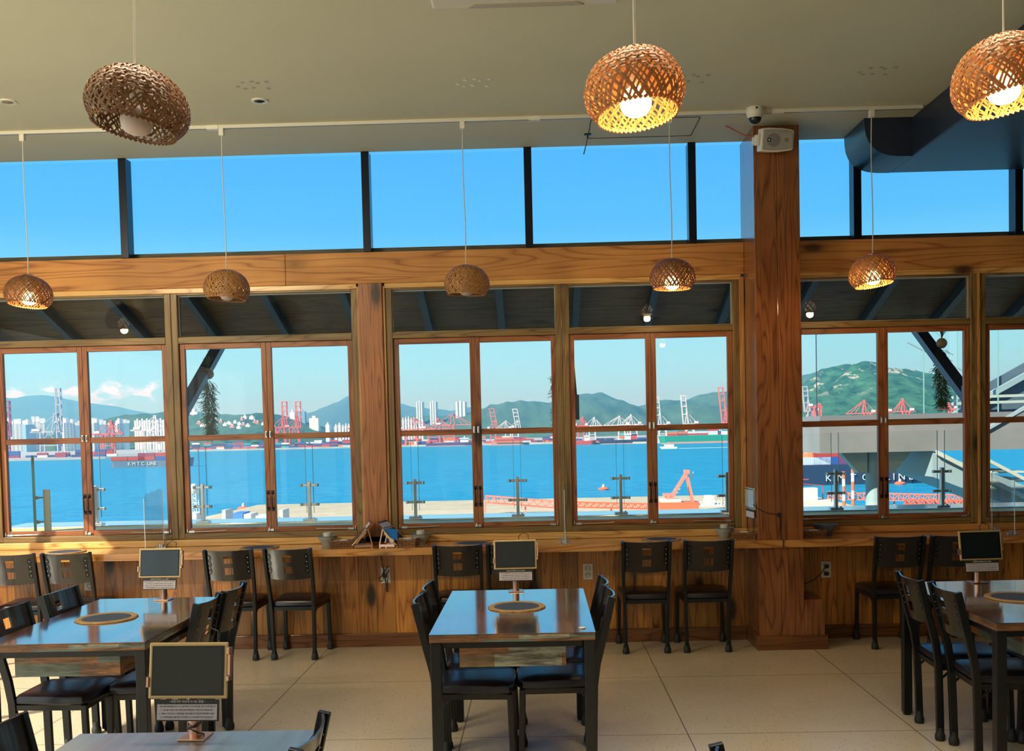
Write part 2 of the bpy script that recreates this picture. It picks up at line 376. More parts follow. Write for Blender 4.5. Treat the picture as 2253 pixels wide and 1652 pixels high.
def unit(x0, x1):
    global NW
    NW += 1; j = .050; ya, yb = 7.70, 7.79
    fb = MB(); fb.slot(1)
    fb.box(x0, x0 + j, ya, yb, .882, 2.84); fb.box(x1 - j, x1, ya, yb, .882, 2.84); fb.slot(0)
    fb.box(x0 + j, x1 - j, ya, yb, .878, .9245); fb.box(x0 + j, x1 - j, ya, yb, 2.429, 2.478); fb.box(x0 + j, x1 - j, ya, yb, 2.808, 2.84)
    wo = struct(fb.build('window_%d' % NW, [W_fr, W_frv], bevel=.004))
    MB().box(x0 + j, x1 - j, 7.745, 7.750, 2.478, 2.808).build('transom_pane', M_glass, wo)
    bead = MB()
    for a, c, d, e in ((x0 + j, x1 - j, 2.478, 2.484), (x0 + j, x1 - j, 2.800, 2.808), (x0 + j, x0 + j + .006, 2.484, 2.80), (x1 - j - .006, x1 - j, 2.484, 2.80)): bead.box(a, c, 7.738, 7.7445, d, e)
    bead.build('glazing_bead', mat('pale_bead', (.45, .47, .42), .4) if NW == 1 else bpy.data.materials['pale_bead'], wo)
    xm = (x0 + x1) / 2
    sash(wo, x0 + j + .001, xm - .0005, 1); sash(wo, xm + .0005, x1 - j - .001, -1)
    MB().cbox((xm, 7.716, .938), (.05, .012, .02)).cbox((xm - .012, 7.71, .945), (.012, .012, .03)).build('bottom_bolt', M_steel, wo, bevel=.003)
for a, c in ((-4.34, -2.880), (-2.878, -1.402), (-1.180, .203), (.205, 1.585), (1.985, 3.428), (3.446, 4.87), (4.872, 6.3)): unit(a, c)
# blank return left of the first unit
struct(MB().box(-5.3, -4.342, YW, YW + .1, .878, 2.84).build('trim_13', W_post))
# clerestory: dark anodised mullions and tall clear panes
ms = [-5.26, -3.21, -1.304, -.038, 1.232, 2.503, 3.74, 5.0, 6.9]
for i in range(len(ms) - 1):
    mb = MB(); mb.box(ms[i] - .03, ms[i] + .03, 7.665, 7.775, 3.1055, 3.8795)
    mb.box(ms[i] + .03, ms[i + 1] - .03, 7.755, 7.775, 3.1055, 3.112)
    wo = struct(mb.build('window_%d' % (8 + i), M_alu, bevel=.002)) if i < 7 else struct(mb.build('window_16', M_alu))
    MB().box(ms[i] + .0305, ms[i + 1] - .0305, 7.764, 7.768, 3.112, 3.878).build('pane', M_glass_hi, wo)

# ---------------------------------------------------------------- counter along the windows
cb = MB(); cb.box(-5.3, 1.6245, 7.27, YW - .012, .770, .825); cb.box(1.6245, 1.9605, 7.27, 7.2995, .770, .825); cb.box(1.9605, 7, 7.27, YW - .012, .770, .825)
ctr = cb.build('counter', W_cnt, bevel=.003)
tag(ctr, 'long varnished pine counter running under the windows and round the pillar', 'counter')
tag(MB().box(1.798, 1.803, 7.262, 7.2695, .772, .824).box(1.796, 1.81, 7.262, 7.272, .8255, .8300).build('cable_clip', M_cable), 'black cable strap down the counter edge in front of the pillar', 'cable')

# power sockets in the wainscot
def socket(x, z, label, plug=False):
    tt = thing('power_socket', label, 'socket', (x, YW, z), group='power sockets under the counter')
    MB().box(-.038, .038, -.009, 0, -.063, .063).build('cover_plate', M_white, tt, bevel=.003)
    for dz in (.028, -.028):
        g = MB(); g.lathe([(.021, -.002), (.021, .0), (.017, .0), (.016, -.006)], 20); g.xf(Matrix.Translation((0, -.009, dz)) @ Matrix.Rotation(R(90), 4, 'X')); so = g.build('outlet', M_pwhite, tt, smooth=True)
        q = MB(); q.cbox((-.008, -.0075 - .004, dz), (.005, .004, .005)); q.cbox((.008, -.0115, dz), (.005, .004, .005)); q.build('contact_hole', M_blk, so)
    return tt
socket(-1.232, .563, 'white double socket with a knotted black cable plugged in, by the middle post', True)
socket(.367, .562, 'white double socket with both outlets free, right of the centre table')
s3 = socket(2.233, .54, 'white double socket right of the pillar foot with two dark plugs')
socket(-3.60, .553, 'white double socket behind the leftmost counter chairs')
cbl = MB(); cbl.tube([(-1.27, 7.66, .775), (-1.262, 7.655, .70), (-1.245, 7.65, .62), (-1.235, 7.645, .57), (-1.20, 7.642, .60), (-1.205, 7.642, .64), (-1.24, 7.642, .60), (-1.26, 7.64, .56), (-1.28, 7.64, .55), (-1.275, 7.64, .52), (-1.25, 7.64, .525)], .0045, 6)
cbl.tube([(-1.235, 7.64, .56), (-1.225, 7.64, .50), (-1.222, 7.645, .44), (-1.215, 7.645, .435), (-1.212, 7.64, .48), (-1.217, 7.64, .53)], .0045, 6); cbl.cbox((-1.235, 7.645, .565), (.03, .02, .03))
tag(cbl.build('power_cable', M_cable, smooth=True), 'black power cable looped and knotted over the socket by the middle post', 'cable')
cbl = MB(); cbl.tube([(2.225, 7.662, .56), (2.19, 7.65, .52), (2.14, 7.65, .47), (2.08, 7.655, .44), (2.0, 7.66, .43)], .0035, 6)
cbl.cbox((2.235, 7.658, .568), (.03, .02, .022)); cbl.cbox((2.233, 7.658, .512), (.03, .02, .022))
tag(cbl.build('power_cable', M_cable, smooth=True), 'thin black cable leaving the socket beside the pillar foot', 'cable')

# ---------------------------------------------------------------- ceiling fittings
ZC = 3.88
tr = thing('lighting_track', 'long white ceiling track that carries the row of window pendants', 'lighting track', (0, 6.95, ZC))
MB().box(-5.2, 2.72, -.018, .018, -.022, 0).build('rail', M_pwhite, tr)
MB().box(-5.2, 2.72, -.004, .004, -.0225, -.0205).build('slot', M_blk, tr)
for x in (-2.25, .02, 1.72): MB().box(x - .04, x + .04, -.021, .021, -.028, 0).build('coupling', M_white, tr)
hp = MB()
for a, c, d, e in ((.42, 1.20, 7.05, 7.054), (.42, 1.20, 7.49, 7.494), (.42, .424, 7.054, 7.49), (1.196, 1.2, 7.054, 7.49)): hp.box(a, c, d, e, ZC - .003, ZC)
tag(hp.build('access_hatch', M_crack), 'square outline of a flush access hatch in the ceiling above the windows', 'hatch')
wr = MB(); wr.tube([(.415, 7.38, ZC), (.41, 7.40, 3.83), (.385, 7.42, 3.74)], .004, 6); wr.cbox((.415, 7.38, ZC - .004), (.05, .03, .008))
tag(wr.build('loose_wire', M_cable), 'short black wire hanging from the ceiling between two lamps', 'wire')
wr = MB(); wr.tube([(1.42, 7.28, ZC), (1.48, 7.27, 3.845), (1.54, 7.24, 3.80), (1.60, 7.22, 3.78)], .005, 6)
tag(wr.build('speaker_cable', mat('red_cable', (.30, .06, .03), .5)), 'reddish cable running from the ceiling to the wall speaker', 'cable')

# dots pierced in the ceiling (small perforated air outlets)
for k, (x, y, lab) in enumerate(((-1.72, 6.17, 'left'), (-.34, 6.24, 'middle'), (1.03, 6.28, 'behind the lit lamp'), (2.18, 6.24, 'far right'))):
    pm = MB(); rr = random.Random(5)
    for dx, dy in ((-.12, .02), (-.085, .06), (-.03, .05), (.06, .07), (-.07, -.05), (-.01, -.06), (.02, -.03), (.08, -.05)):
        pm.lathe([(.013, 0), (.013, .002)], 12, (x + dx, y + dy, ZC - .0035))
    tag(pm.build('ceiling_perforation', mat('vent_dot', (.42, .40, .34), .6) if k == 0 else bpy.data.materials['vent_dot'] if k != 1 else mat('vent_dot_pale', (.85, .83, .74), .5)), 'small oval dots in the ceiling, the %s cluster' % lab, 'ceiling vent', 'dot clusters in the ceiling')
for x, y, lab in ((-3.377, 6.34, 'small recessed downlight at the far left of the ceiling'), (-1.776, 6.46, 'small recessed downlight with a dark centre near the left dot cluster')):
    tt = thing('downlight', lab, 'downlight', (x, y, ZC), group='recessed downlights')
    MB().lathe([(.055, 0), (.055, -.006), (.038, -.008), (.034, 0)], 24).build('trim_ring', M_white, tt, smooth=True)
    MB().lathe([(.034, -.002), (.028, -.006), (.012, -.012), (.001, -.014)], 20).build('lens', mat('downlight_lens', (.25, .2, .12), .3) if x < -3 else M_blk, tt, smooth=True)
tt = thing('security_camera', 'white dome security camera with a black eye on the ceiling by the pillar', 'security camera', (1.55, 6.90, ZC))
MB().lathe([(.058, 0), (.060, -.02), (.056, -.05), (.046, -.06)], 32).build('housing', M_white, tt, smooth=True)
MB().lathe([(.045, -.058), (.045, -.068), (.040, -.088), (.026, -.103), (.001, -.110)], 28).build('dome', M_screen, tt, smooth=True)
MB().lathe([(.047, -.058), (.050, -.062), (.047, -.07), (.0455, -.066)], 28).build('rim', M_white, tt, smooth=True)
MB().cbox((0, -.0585, -.014), (.014, .004, .014)).build('badge', M_blk, tt)

# air-conditioner cassette
tt = thing('air_conditioner', 'white ceiling air conditioner cassette cut by the top of the photo', 'air conditioner', (-.02, 4.61, ZC))
MB().box(-.475, .475, -.475, .475, -.035, 0).build('panel', M_pwhite, tt, bevel=.012)
for a in range(4):
    q = [(-.30, -.455), (-.25, -.462), (.25, -.462), (.30, -.455), (.26, -.425), (-.26, -.425)]
    v = MB(); v.prism(q, -.041, -.034, 'Z'); v.xf(Matrix.Rotation(a * PI / 2, 4, 'Z')); v.build('air_vane', mat('vane_grey', (.42, .40, .32), .5) if a == 0 else bpy.data.materials['vane_grey'], tt)
MB().box(-.27, .27, -.27, .27, -.040, -.035).build('intake_grille', M_white, tt, bevel=.004)

# the dark duct that comes along the ceiling on the right
dk = mat('dark_blue_duct', (.018, .028, .055), .38, 0, .5, var=.2, vscale=3)
tt = thing('air_duct', 'large dark blue duct running along the ceiling past the pillar, with a rounded end', 'duct', (0, 0, 0))
MB().box(2.745, 4.6, 1.0, 7.655, 3.60, ZC - .001).build('duct_body', dk, tt, bevel=.008)
pf = [(2.7449, ZC - .001), (2.40, ZC - .001), (2.402, 3.82), (2.41, 3.76), (2.43, 3.71), (2.465, 3.665), (2.51, 3.632), (2.57, 3.612), (2.64, 3.602), (2.7449, 3.60)]
MB().prism(pf, 7.19, 7.655).build('rounded_flank', dk, tt, smooth=True)

# wall speaker on the pillar
sp_ = thing('speaker', 'white and grey wall speaker mounted sideways near the top of the pillar', 'speaker', (1.765, 7.17, 3.735))
sp_.rotation_euler = (R(13), R(1), R(4))
def bow(x, hw, hh): return [(-hw, -hh * .94), (-hw * .5, -hh), (hw * .3, -hh * .97), (hw * .92, -hh * .84), (hw, -hh * .72), (hw, hh * .72), (hw * .92, hh * .84), (hw * .3, hh * .97), (-hw * .5, hh), (-hw, hh * .94)]
MB().prism(bow(0, .118, .083), -.02, .085).build('cabinet', M_white, sp_, bevel=.006)
MB().prism(bow(0, .108, .072), -.027, -.019).build('grille', mat('speaker_grille', (.33, .31, .30), .6, var=.25, vscale=400), sp_, bevel=.004)
g = MB(); g.lathe([(.047, 0), (.047, .002), (.001, .003)], 32); g.xf(Matrix.Translation((-.032, -.027, 0)) @ Matrix.Rotation(R(90), 4, 'X')); g.build('woofer', mat('speaker_cone', (.20, .19, .20), .6), sp_)
g = MB(); g.lathe([(.014, 0), (.014, .002), (.001, .003)], 24); g.xf(Matrix.Translation((.062, -.027, 0)) @ Matrix.Rotation(R(90), 4, 'X')); g.build('tweeter', bpy.data.materials['speaker_cone'], sp_)
bd = MB().cbox((-.066, -.031, 0), (.021, .004, .023)).build('badge', M_blk, sp_)
g = MB(); g.lathe([(.006, 0), (.006, .0012), (.001, .0015)], 16); g.xf(Matrix.Translation((-.066, -.0335, 0)) @ Matrix.Rotation(R(90), 4, 'X')); g.build('badge_mark', M_white, bd)
g = MB(); g.cbox((-.135, .04, 0), (.03, .05, .075)); g.cbox((-.13, .085, 0), (.012, .08, .05)); g.cbox((-.10, .115, 0), (.1, .012, .06)); g.build('bracket', M_white, sp_, bevel=.006)
# ---------------------------------------------------------------- woven pendants
def bamboo(name, c, trans):
    mt, t, b = principled(name)
    co = t.add('ShaderNodeTexCoord').outputs['Object']
    t.l.new(t.ramp(t.noise(co, 30, 4, .65), [(.25, tuple(x * .55 for x in c)), (.5, c), (.75, tuple(min(1, x * 1.25) for x in c))]), b.inputs['Base Color'])
    b.inputs['Roughness'].default_value = .45
    tl = t.add('ShaderNodeBsdfTranslucent'); tl.inputs[0].default_value = (c[0] * 1.3, c[1] * .8, c[2] * .4, 1)
    mx = t.add('ShaderNodeMixShader', i_0=trans); out = t.n['Material Output']
    t.l.new(b.outputs[0], mx.inputs[1]); t.l.new(tl.outputs[0], mx.inputs[2]); t.l.new(mx.outputs[0], out.inputs[0]); return mt
M_bam = bamboo('bamboo_strip', (.50, .25, .085), .22); M_bamd = bamboo('bamboo_strip_dark', (.24, .11, .045), .18)
PROF = [(.012, 0), (.045, -.004), (.085, -.018), (.122, -.045), (.147, -.08), (.161, -.12), (.165, -.155), (.158, -.188), (.143, -.214), (.134, -.224)]
def prof_at(s):
    s *= len(PROF) - 1; i = min(int(s), len(PROF) - 2); f = s - i
    p0 = PROF[max(i - 1, 0)]; p1 = PROF[i]; p2 = PROF[i + 1]; p3 = PROF[min(i + 2, len(PROF) - 1)]
    return [.5 * (2 * p1[k] + (p2[k] - p0[k]) * f + (2 * p0[k] - 5 * p1[k] + 4 * p2[k] - p3[k]) * f * f + (3 * p1[k] - p0[k] - 3 * p2[k] + p3[k]) * f ** 3) for k in (0, 1)]
def weave(seed, n=60, wd=.0106):
    rr = random.Random(seed); mb = MB(); K = 30
    def P_(a, s, off):
        r, z = prof_at(s); r2, z2 = prof_at(min(1, s + .01)); tr, tz = r2 - r, z2 - z; l = math.hypot(tr, tz) or 1
        nr, nz = -tz / l, tr / l
        wob = 1 + .02 * math.sin(3 * a + seed)
        return Vector(((r * wob + nr * off) * math.cos(a), (r * wob + nr * off) * math.sin(a), z + nz * off))
    for fam in (-1, 1):
        for i in range(n):
            a0 = 2 * PI * i / n + rr.uniform(-.015, .015); tw = fam * (1.55 + rr.uniform(-.06, .06)); b = len(mb.v)
            hw = wd * rr.uniform(.42, .56)
            for k in range(K + 1):
                s = .06 + .94 * k / K; a = a0 + tw * (1 - (1 - s) ** 1.5)
                off = .0017 * fam * (1 if (k // 2 + i) % 2 else -1)
                r, _ = prof_at(s); da = hw / max(r, .03) * .82; nar = min(1, .35 + s * 1.6)
                for sg in (-1, 1): mb.v.append(P_(a + sg * da * nar, s, off))
            for k in range(K): mb.face(b + 2 * k, b + 2 * k + 1, b + 2 * k + 3, b + 2 * k + 2)
    return mb
def rim():
    mb = MB(); n = 52
    for i in range(n):   # whipped edge of the shade
        a = 2 * PI * i / n; mb.cbox((0, 0, 0), (.0055, .012, .010), Matrix.Rotation(a, 4, 'Z') @ Matrix.Translation((.1335, 0, -.2255)) @ Matrix.Rotation(.6, 4, 'X'))
    return mb
M_bulb_on = mat('lit_bulb', (1, .8, .5), .3, emit=(1, .66, .26), es=9); M_bulb_off = mat('frosted_bulb', (.55, .45, .42), .4); M_cordw = mat('white_cord', (.62, .60, .55), .5)
SHADE = {}
def pendant(x, y, ztop, label, group, lit=True, sc=1.0, tilt=(0, 0), dark=False, seed=1, swing=0.0, track=False):
    tt = thing('pendant_lamp', label, 'pendant lamp', (x, y, ztop), group=group)
    key = (seed % 3)
    shp = bpy.data.objects.new('shade', None)
    if key not in SHADE:
        o = weave(key + 1).build('shade', M_bam); sm = o.modifiers.new('thick', 'SOLIDIFY'); sm.thickness = .0014; SHADE[key] = o
        r_ = rim().build('shade_rim', M_bam); SHADE[(key, 'rim')] = r_
    else:
        o = SHADE[key].copy(); COL.objects.link(o); r_ = SHADE[(key, 'rim')].copy(); COL.objects.link(r_)
    bpy.data.objects.remove(shp)
    if dark:
        for q in (o, r_):
            q.data = q.data.copy(); q.data.materials.clear(); q.data.materials.append(M_bamd)
    o.parent = tt; r_.parent = o; r_.matrix_parent_inverse.identity(); o.scale = (sc, sc, sc * (.86 if dark else .93)); o.location = (.17 * math.sin(tilt[1]), 0, -.012 if tilt[0] < -.05 else 0); o.rotation_mode = 'ZYX'; o.rotation_euler = (tilt[0], tilt[1], seed * 1.3)
    MB().lathe([(.030, .001), (.034, -.002), (.02, -.004), (.006, .004)], 16).build('top_cap', M_bam, tt, smooth=True)
    bl = MB().lathe([(.001, -.078), (.018, -.080), (.034, -.090), (.047, -.106), (.053, -.128), (.050, -.148), (.040, -.164), (.024, -.173), (.001, -.177)], 24).build('bulb', M_bulb_on if lit else M_bulb_off, tt, smooth=True)
    bl.location = (0, 0, -.045 * sc); bl.scale = (sc,) * 3
    MB().lathe([(.012, .004), (.019, -.002), (.020, -.100), (.017, -.125)], 16).build('lamp_holder', M_white, tt, smooth=True)
    top = ZC - ztop - (.05 if track else 0)
    pts = [(0, 0, 0)] + [(math.sin(k * 1.1) * swing, 0, top * k / 6) for k in range(1, 6)] + [(0, 0, top)]
    MB().tube(pts, .0042 if not track else .0036, 6, up=Vector((0, 1, 0))).build('cord', M_cordw, tt, smooth=True)
    if track: MB().cbox((0, 0, top + .014), (.034, .034, .07)).build('track_adapter', M_white, tt, bevel=.003)
    else: MB().lathe([(.03, top), (.03, top - .02), (.008, top - .028)], 20).build('ceiling_rose', M_white, tt, smooth=True)
    if lit:
        d = bpy.data.lights.new('pendant_glow', 'POINT'); d.energy = 9; d.color = (1, .60, .24); d.shadow_soft_size = .03
        l = bpy.data.objects.new('pendant_glow', d); COL.objects.link(l); l.parent = tt; l.location = (0, 0, -.045 * sc - .195 * sc)
    return tt
G1, G2 = 'large woven pendants near the viewer', 'woven pendants hung on the track before the windows'
pendant(-1.345, 3.35, 2.945, 'dark woven bamboo pendant, unlit and dented, nearest on the left', G1, lit=False, sc=1.03, tilt=(R(-4), R(10)), dark=True, seed=0, swing=.006)
pendant(.345, 3.28, 2.930, 'brightly lit woven bamboo pendant hanging near the middle of the room', G1, tilt=(R(-6), R(-5)), seed=1)
pendant(1.560, 3.30, 2.945, 'brightly lit woven bamboo pendant hanging before the dark blue duct', G1, tilt=(R(-6), R(-8)), seed=2)
for i, (x, zt, lit, lab) in enumerate(((-3.61, 2.872, True, 'small lit woven pendant at the far left of the window row'), (-2.19, 2.868, False, 'small unlit woven pendant before the second window from the left'), (-.487, 2.86, False, 'small unlit woven pendant right of the middle post'), (.965, 2.865, True, 'small lit woven pendant between the middle post and the pillar'), (2.37, 2.865, True, 'small lit woven pendant right of the pillar'))):
    pendant(x, 6.95, zt, lab, G2, lit=lit, sc=.97, tilt=(R((-6, -2, 2, 0, -5)[i]), R((3, 4, 2, 1, -6)[i])), seed=i, swing=.004, track=True)

# ---------------------------------------------------------------- chairs
M_frame = mat('black_chair_frame', (.004, .005, .007), .34, 0, .4); M_ply = mat('dark_stained_plywood', (.016, .013, .013), .22, 0, .4, var=.2, vscale=9, coat=.4)
M_seat = mat('dark_leatherette', (.012, .010, .015), .30, 0, .5, var=.1, vscale=40, bump=.03); M_dot = mat('bolt_head', (.5, .5, .5), .25, 1)
def chair_proto(label, group):
    tt = thing('dining_chair', label, 'chair', (0, 0, 0), group=group)
    for sx_ in (-1, 1):
        pr = [(-.012, -.019), (.012, -.019), (.012, .019), (-.012, .019)]
        MB().sweep([(sx_ * .155, -.18, .045), (sx_ * .158, -.185, .25), (sx_ * .162, -.19, .41), (sx_ * .167, -.205, .52), (sx_ * .171, -.245, .68), (sx_ * .173, -.285, .852)], pr, Vector((0, 1, 0))).build('leg', M_frame, tt, bevel=.003)
        MB().sweep([(sx_ * .178, .178, .045), (sx_ * .172, .168, .40)], [(-.014, -.014), (.014, -.014), (.014, .014), (-.014, .014)], Vector((0, 1, 0))).build('leg', M_frame, tt, bevel=.003)
    for k, lg in enumerate([c for c in tt.children if c.name.startswith('leg')]):
        c = [(-.155, -.18), (-.178, .178), (.155, -.18), (.178, .178)][k]
        MB().lathe([(.017, .07), (.020, .052), (.021, .042), (.026, .030), (.027, .012), (.024, 0)], 12, (c[0], c[1], 0)).build('rubber_foot', M_rubber, lg, smooth=True)
    sf = MB()
    sf.box(-.150, .150, -.190, -.170, .375, .402); sf.box(-.16, .16, .158, .178, .375, .402)
    for sx_ in (-1, 1): sf.bar((sx_ * .158, -.18, .388), (sx_ * .172, .168, .388), .018, .026)
    for sx_ in (-1, 1): sf.bar((sx_ * .162, -.12, .378), (sx_ * .158, -.18, .325), .01)
    sf.build('seat_frame', M_frame, tt)
    out = [(-.165, -.175), (-.182, -.02), (-.195, .10), (-.190, .165), (-.15, .193), (0, .200), (.15, .193), (.190, .165), (.195, .10), (.182, -.02), (.165, -.175), (.12, -.186), (-.12, -.186)]
    def ring(s_, z): return [(x * s_, y * s_, z) for x, y in out]
    MB().loft([ring(.96, .402), ring(1.0, .410), ring(1.0, .430), ring(.97, .443), ring(.86, .452), ring(.45, .456)]).build('seat', M_seat, tt, smooth=True)
    # curved plywood back with two square cut-outs
    xs = [-.170, -.14, -.11, -.08, -.055, -.033, .033, .055, .08, .11, .14, .170]; zs = [.625, .635, .662, .716, .747, .80, .835, .845]
    bk = MB(); idx = {}
    def yy(x, z): return -.213 - (z - .55) * .235 + .0 - .030 * (1 - (x / .17) ** 2)
    for layer, d in ((0, 0), (1, .009)):
        for i, x in enumerate(xs):
            for k, z in enumerate(zs):
                zz = z + (.010 * (1 - (x / .17) ** 2) * (-1 if k < 2 else 0)) + (.006 * (x / .17) ** 2 if k == len(zs) - 1 else 0)
                idx[layer, i, k] = len(bk.v); bk.v.append(Vector((x, yy(x, z) + d, zz)))
    hole = {(5, 2), (5, 4)}
    nx, nz = len(xs) - 1, len(zs) - 1
    ok = lambda i, k: 0 <= i < nx and 0 <= k < nz and (i, k) not in hole
    for i in range(nx):
        for k in range(nz):
            if not ok(i, k): continue
            for L in (0, 1): bk.face(*[idx[L, a, c] for a, c in ((i, k), (i + 1, k), (i + 1, k + 1), (i, k + 1))][::(1 if L == 0 else -1)])
            for di, dk_, e in ((-1, 0, ((i, k), (i, k + 1))), (1, 0, ((i + 1, k), (i + 1, k + 1))), (0, -1, ((i, k), (i + 1, k))), (0, 1, ((i, k + 1), (i + 1, k + 1)))):
                if not ok(i + di, k + dk_): bk.face(idx[0, e[0][0], e[0][1]], idx[0, e[1][0], e[1][1]], idx[1, e[1][0], e[1][1]], idx[1, e[0][0], e[0][1]])
    bo = bk.build('backrest', M_ply, tt, smooth=True)
    for sx_ in (-1, 1):      # scalloped metal brackets with bolt heads that hold the back to the posts
        pl = []
        for k in range(19):
            s_ = k / 18; pl.append((sx_ * (.136 - .010 * abs(math.sin(s_ * 3 * PI))), .665 + .15 * s_))
        pl += [(sx_ * .166, .815), (sx_ * .166, .665)]
        g = MB(); g.loft([[(x, yy(x, z) - .0035, z) for x, z in pl], [(x, yy(x, z) - .0005, z) for x, z in pl]]); g.build('bracket', M_frame, tt)
        g = MB()
        for z in (.683, .718, .753, .792):
            g.cbox((sx_ * .143, yy(.143, z) - .006, z), (.006, .005, .006))
        g.build('bolt', M_dot, tt, bevel=.001)
    return tt
GC, GT = 'chairs along the window counter', 'chairs round the dining tables'
ch0 = chair_proto('brown-backed counter chair half cut by the left edge of the photo', GC)
ch0.location = (-3.955, 7.44, 0); ch0.rotation_euler = (0, 0, R(2))
for x, rz, lab in ((-3.54, 3, 'second counter chair from the left edge, its brown back in the sun'), (-2.325, 2, 'counter chair before the second window, left one of the pair by the big wall knot'), (-1.86, -3, 'counter chair before the second window, right one of the pair, left of the bowl'), (-.615, 0, 'black counter chair behind the left rear corner of the centre table'),
                   (-.22, 0, 'black counter chair mostly hidden behind the tablet of the centre table'), (.775, 0, 'black counter chair right of the free socket, left one of the pair by the pillar'), (1.23, 0, 'black counter chair nearest the pillar, right one of the pair'), (2.625, 0, 'black counter chair right of the pillar, behind the right table'), (3.03, 0, 'black counter chair hidden behind the tablet of the right table')):
    dup(ch0, (x, 7.44, 0), R(rz), lab, GC)
for x, y, rz, lab in ((-.335, 4.89, -90, 'near chair on the left side of the centre table'), (-.335, 5.285, -90, 'far chair on the left side of the centre table'), (.06, 4.975, 90, 'near chair on the right side of the centre table'), (.055, 5.36, 90, 'far chair on the right side of the centre table'),
                      (-2.40, 4.83, -90, 'near chair on the left side of the left table, over the sunlit floor'), (-2.40, 5.345, -92, 'far chair on the left side of the left table, its cut-out glowing'), (-2.01, 5.0, 90, 'near chair on the right side of the left table, behind the big tablet'), (-1.995, 5.385, 90, 'far chair on the right side of the left table'),
                      (2.30, 4.90, -92, 'near chair on the left side of the right table'), (2.27, 5.285, -92, 'far chair on the left side of the right table, nearest the pillar'), (2.70, 4.93, 90, 'near chair on the right side of the right table, only its blue seat in view'), (2.69, 5.33, 90, 'far chair on the right side of the right table, only its blue seat in view'),
                      (-.945, 2.72, 90, 'curved chair back on the right side of the nearest table'), (-1.32, 2.76, -90, 'chair back corner on the left side of the nearest table'), (.73, 2.36, -90, 'chair of which only a post top shows at the bottom edge right of centre')):
    dup(ch0, (x, y, 0), R(rz), lab, GT)

# ---------------------------------------------------------------- tables
def tabletop(name, seed):
    mt, t, b = principled(name)
    co = t.add('ShaderNodeTexCoord').outputs['Object']; sp = t.add('ShaderNodeSeparateXYZ'); t.l.new(co, sp.inputs[0])
    fx = t.math('FLOOR', t.math('DIVIDE', sp.outputs[0], .095)); wn = t.add('ShaderNodeTexWhiteNoise', noise_dimensions='1D'); t.l.new(t.math('ADD', fx, seed), wn.inputs['W'])
    fy = t.math('FLOOR', t.math('DIVIDE', t.math('ADD', sp.outputs[1], t.math('MULTIPLY', wn.outputs[0], .7)), .62))
    w2 = t.add('ShaderNodeTexWhiteNoise', noise_dimensions='2D'); cb = t.add('ShaderNodeCombineXYZ'); t.l.new(fx, cb.inputs[0]); t.l.new(fy, cb.inputs[1]); t.l.new(cb.outputs[0], w2.inputs['Vector'])
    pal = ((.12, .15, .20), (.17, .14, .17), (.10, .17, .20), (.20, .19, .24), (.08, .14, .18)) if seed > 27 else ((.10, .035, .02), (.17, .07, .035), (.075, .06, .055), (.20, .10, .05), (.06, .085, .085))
    board = t.ramp(w2.outputs[0], [(p_, c_) for p_, c_ in zip((0, .3, .55, .8, .95), pal)], 'CONSTANT')
    g = t.noise(t.mapping(co, (40, 3, 40)), 1, 4, .6, .6)
    col = t.mix(t.ramp(g, [(.35, 0), (.7, .75)]), board, (.03, .016, .012))
    t.l.new(col, b.inputs['Base Color'])
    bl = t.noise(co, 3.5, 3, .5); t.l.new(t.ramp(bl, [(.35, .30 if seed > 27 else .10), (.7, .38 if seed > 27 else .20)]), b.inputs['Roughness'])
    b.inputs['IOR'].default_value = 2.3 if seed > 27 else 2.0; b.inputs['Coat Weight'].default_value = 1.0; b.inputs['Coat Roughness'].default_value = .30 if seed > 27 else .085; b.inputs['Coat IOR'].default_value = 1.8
    bp = t.add('ShaderNodeBump', i_Strength=.06, i_Distance=.001); t.l.new(t.noise(co, 230, 2, .6), bp.inputs['Height']); t.l.new(bp.outputs[0], b.inputs['Normal']); return mt
def reclaimed(name, ax, bw, bl_, seed):
    mt, t, b = principled(name)
    co = t.add('ShaderNodeTexCoord').outputs['Object']; sp = t.add('ShaderNodeSeparateXYZ'); t.l.new(co, sp.inputs[0])
    fz = t.math('FLOOR', t.math('DIVIDE', sp.outputs[2], bw)); wn = t.add('ShaderNodeTexWhiteNoise', noise_dimensions='1D'); t.l.new(t.math('ADD', fz, seed), wn.inputs['W'])
    fx = t.math('FLOOR', t.math('DIVIDE', t.math('ADD', t.math('ADD', sp.outputs[0], sp.outputs[1]), t.math('MULTIPLY', wn.outputs[0], bl_)), bl_))
    w2 = t.add('ShaderNodeTexWhiteNoise', noise_dimensions='2D'); cb = t.add('ShaderNodeCombineXYZ'); t.l.new(fx, cb.inputs[0]); t.l.new(t.math('ADD', fz, seed), cb.inputs[1]); t.l.new(cb.outputs[0], w2.inputs['Vector'])
    board = t.ramp(w2.outputs[0], [(0, (.20, .085, .03)), (.3, (.26, .11, .04)), (.55, (.10, .13, .11)), (.75, (.16, .10, .05)), (.9, (.24, .25, .20))], 'CONSTANT')
    g = t.noise(t.mapping(co, (6, 6, 45)), 1, 5, .7, .5)
    t.l.new(t.mix(t.ramp(g, [(.42, 0), (.62, .85)]), board, (.03, .02, .015)), b.inputs['Base Color']); b.inputs['Roughness'].default_value = .5; return mt
M_edgew = reclaimed('reclaimed_edge', 0, .0175, .23, 3)
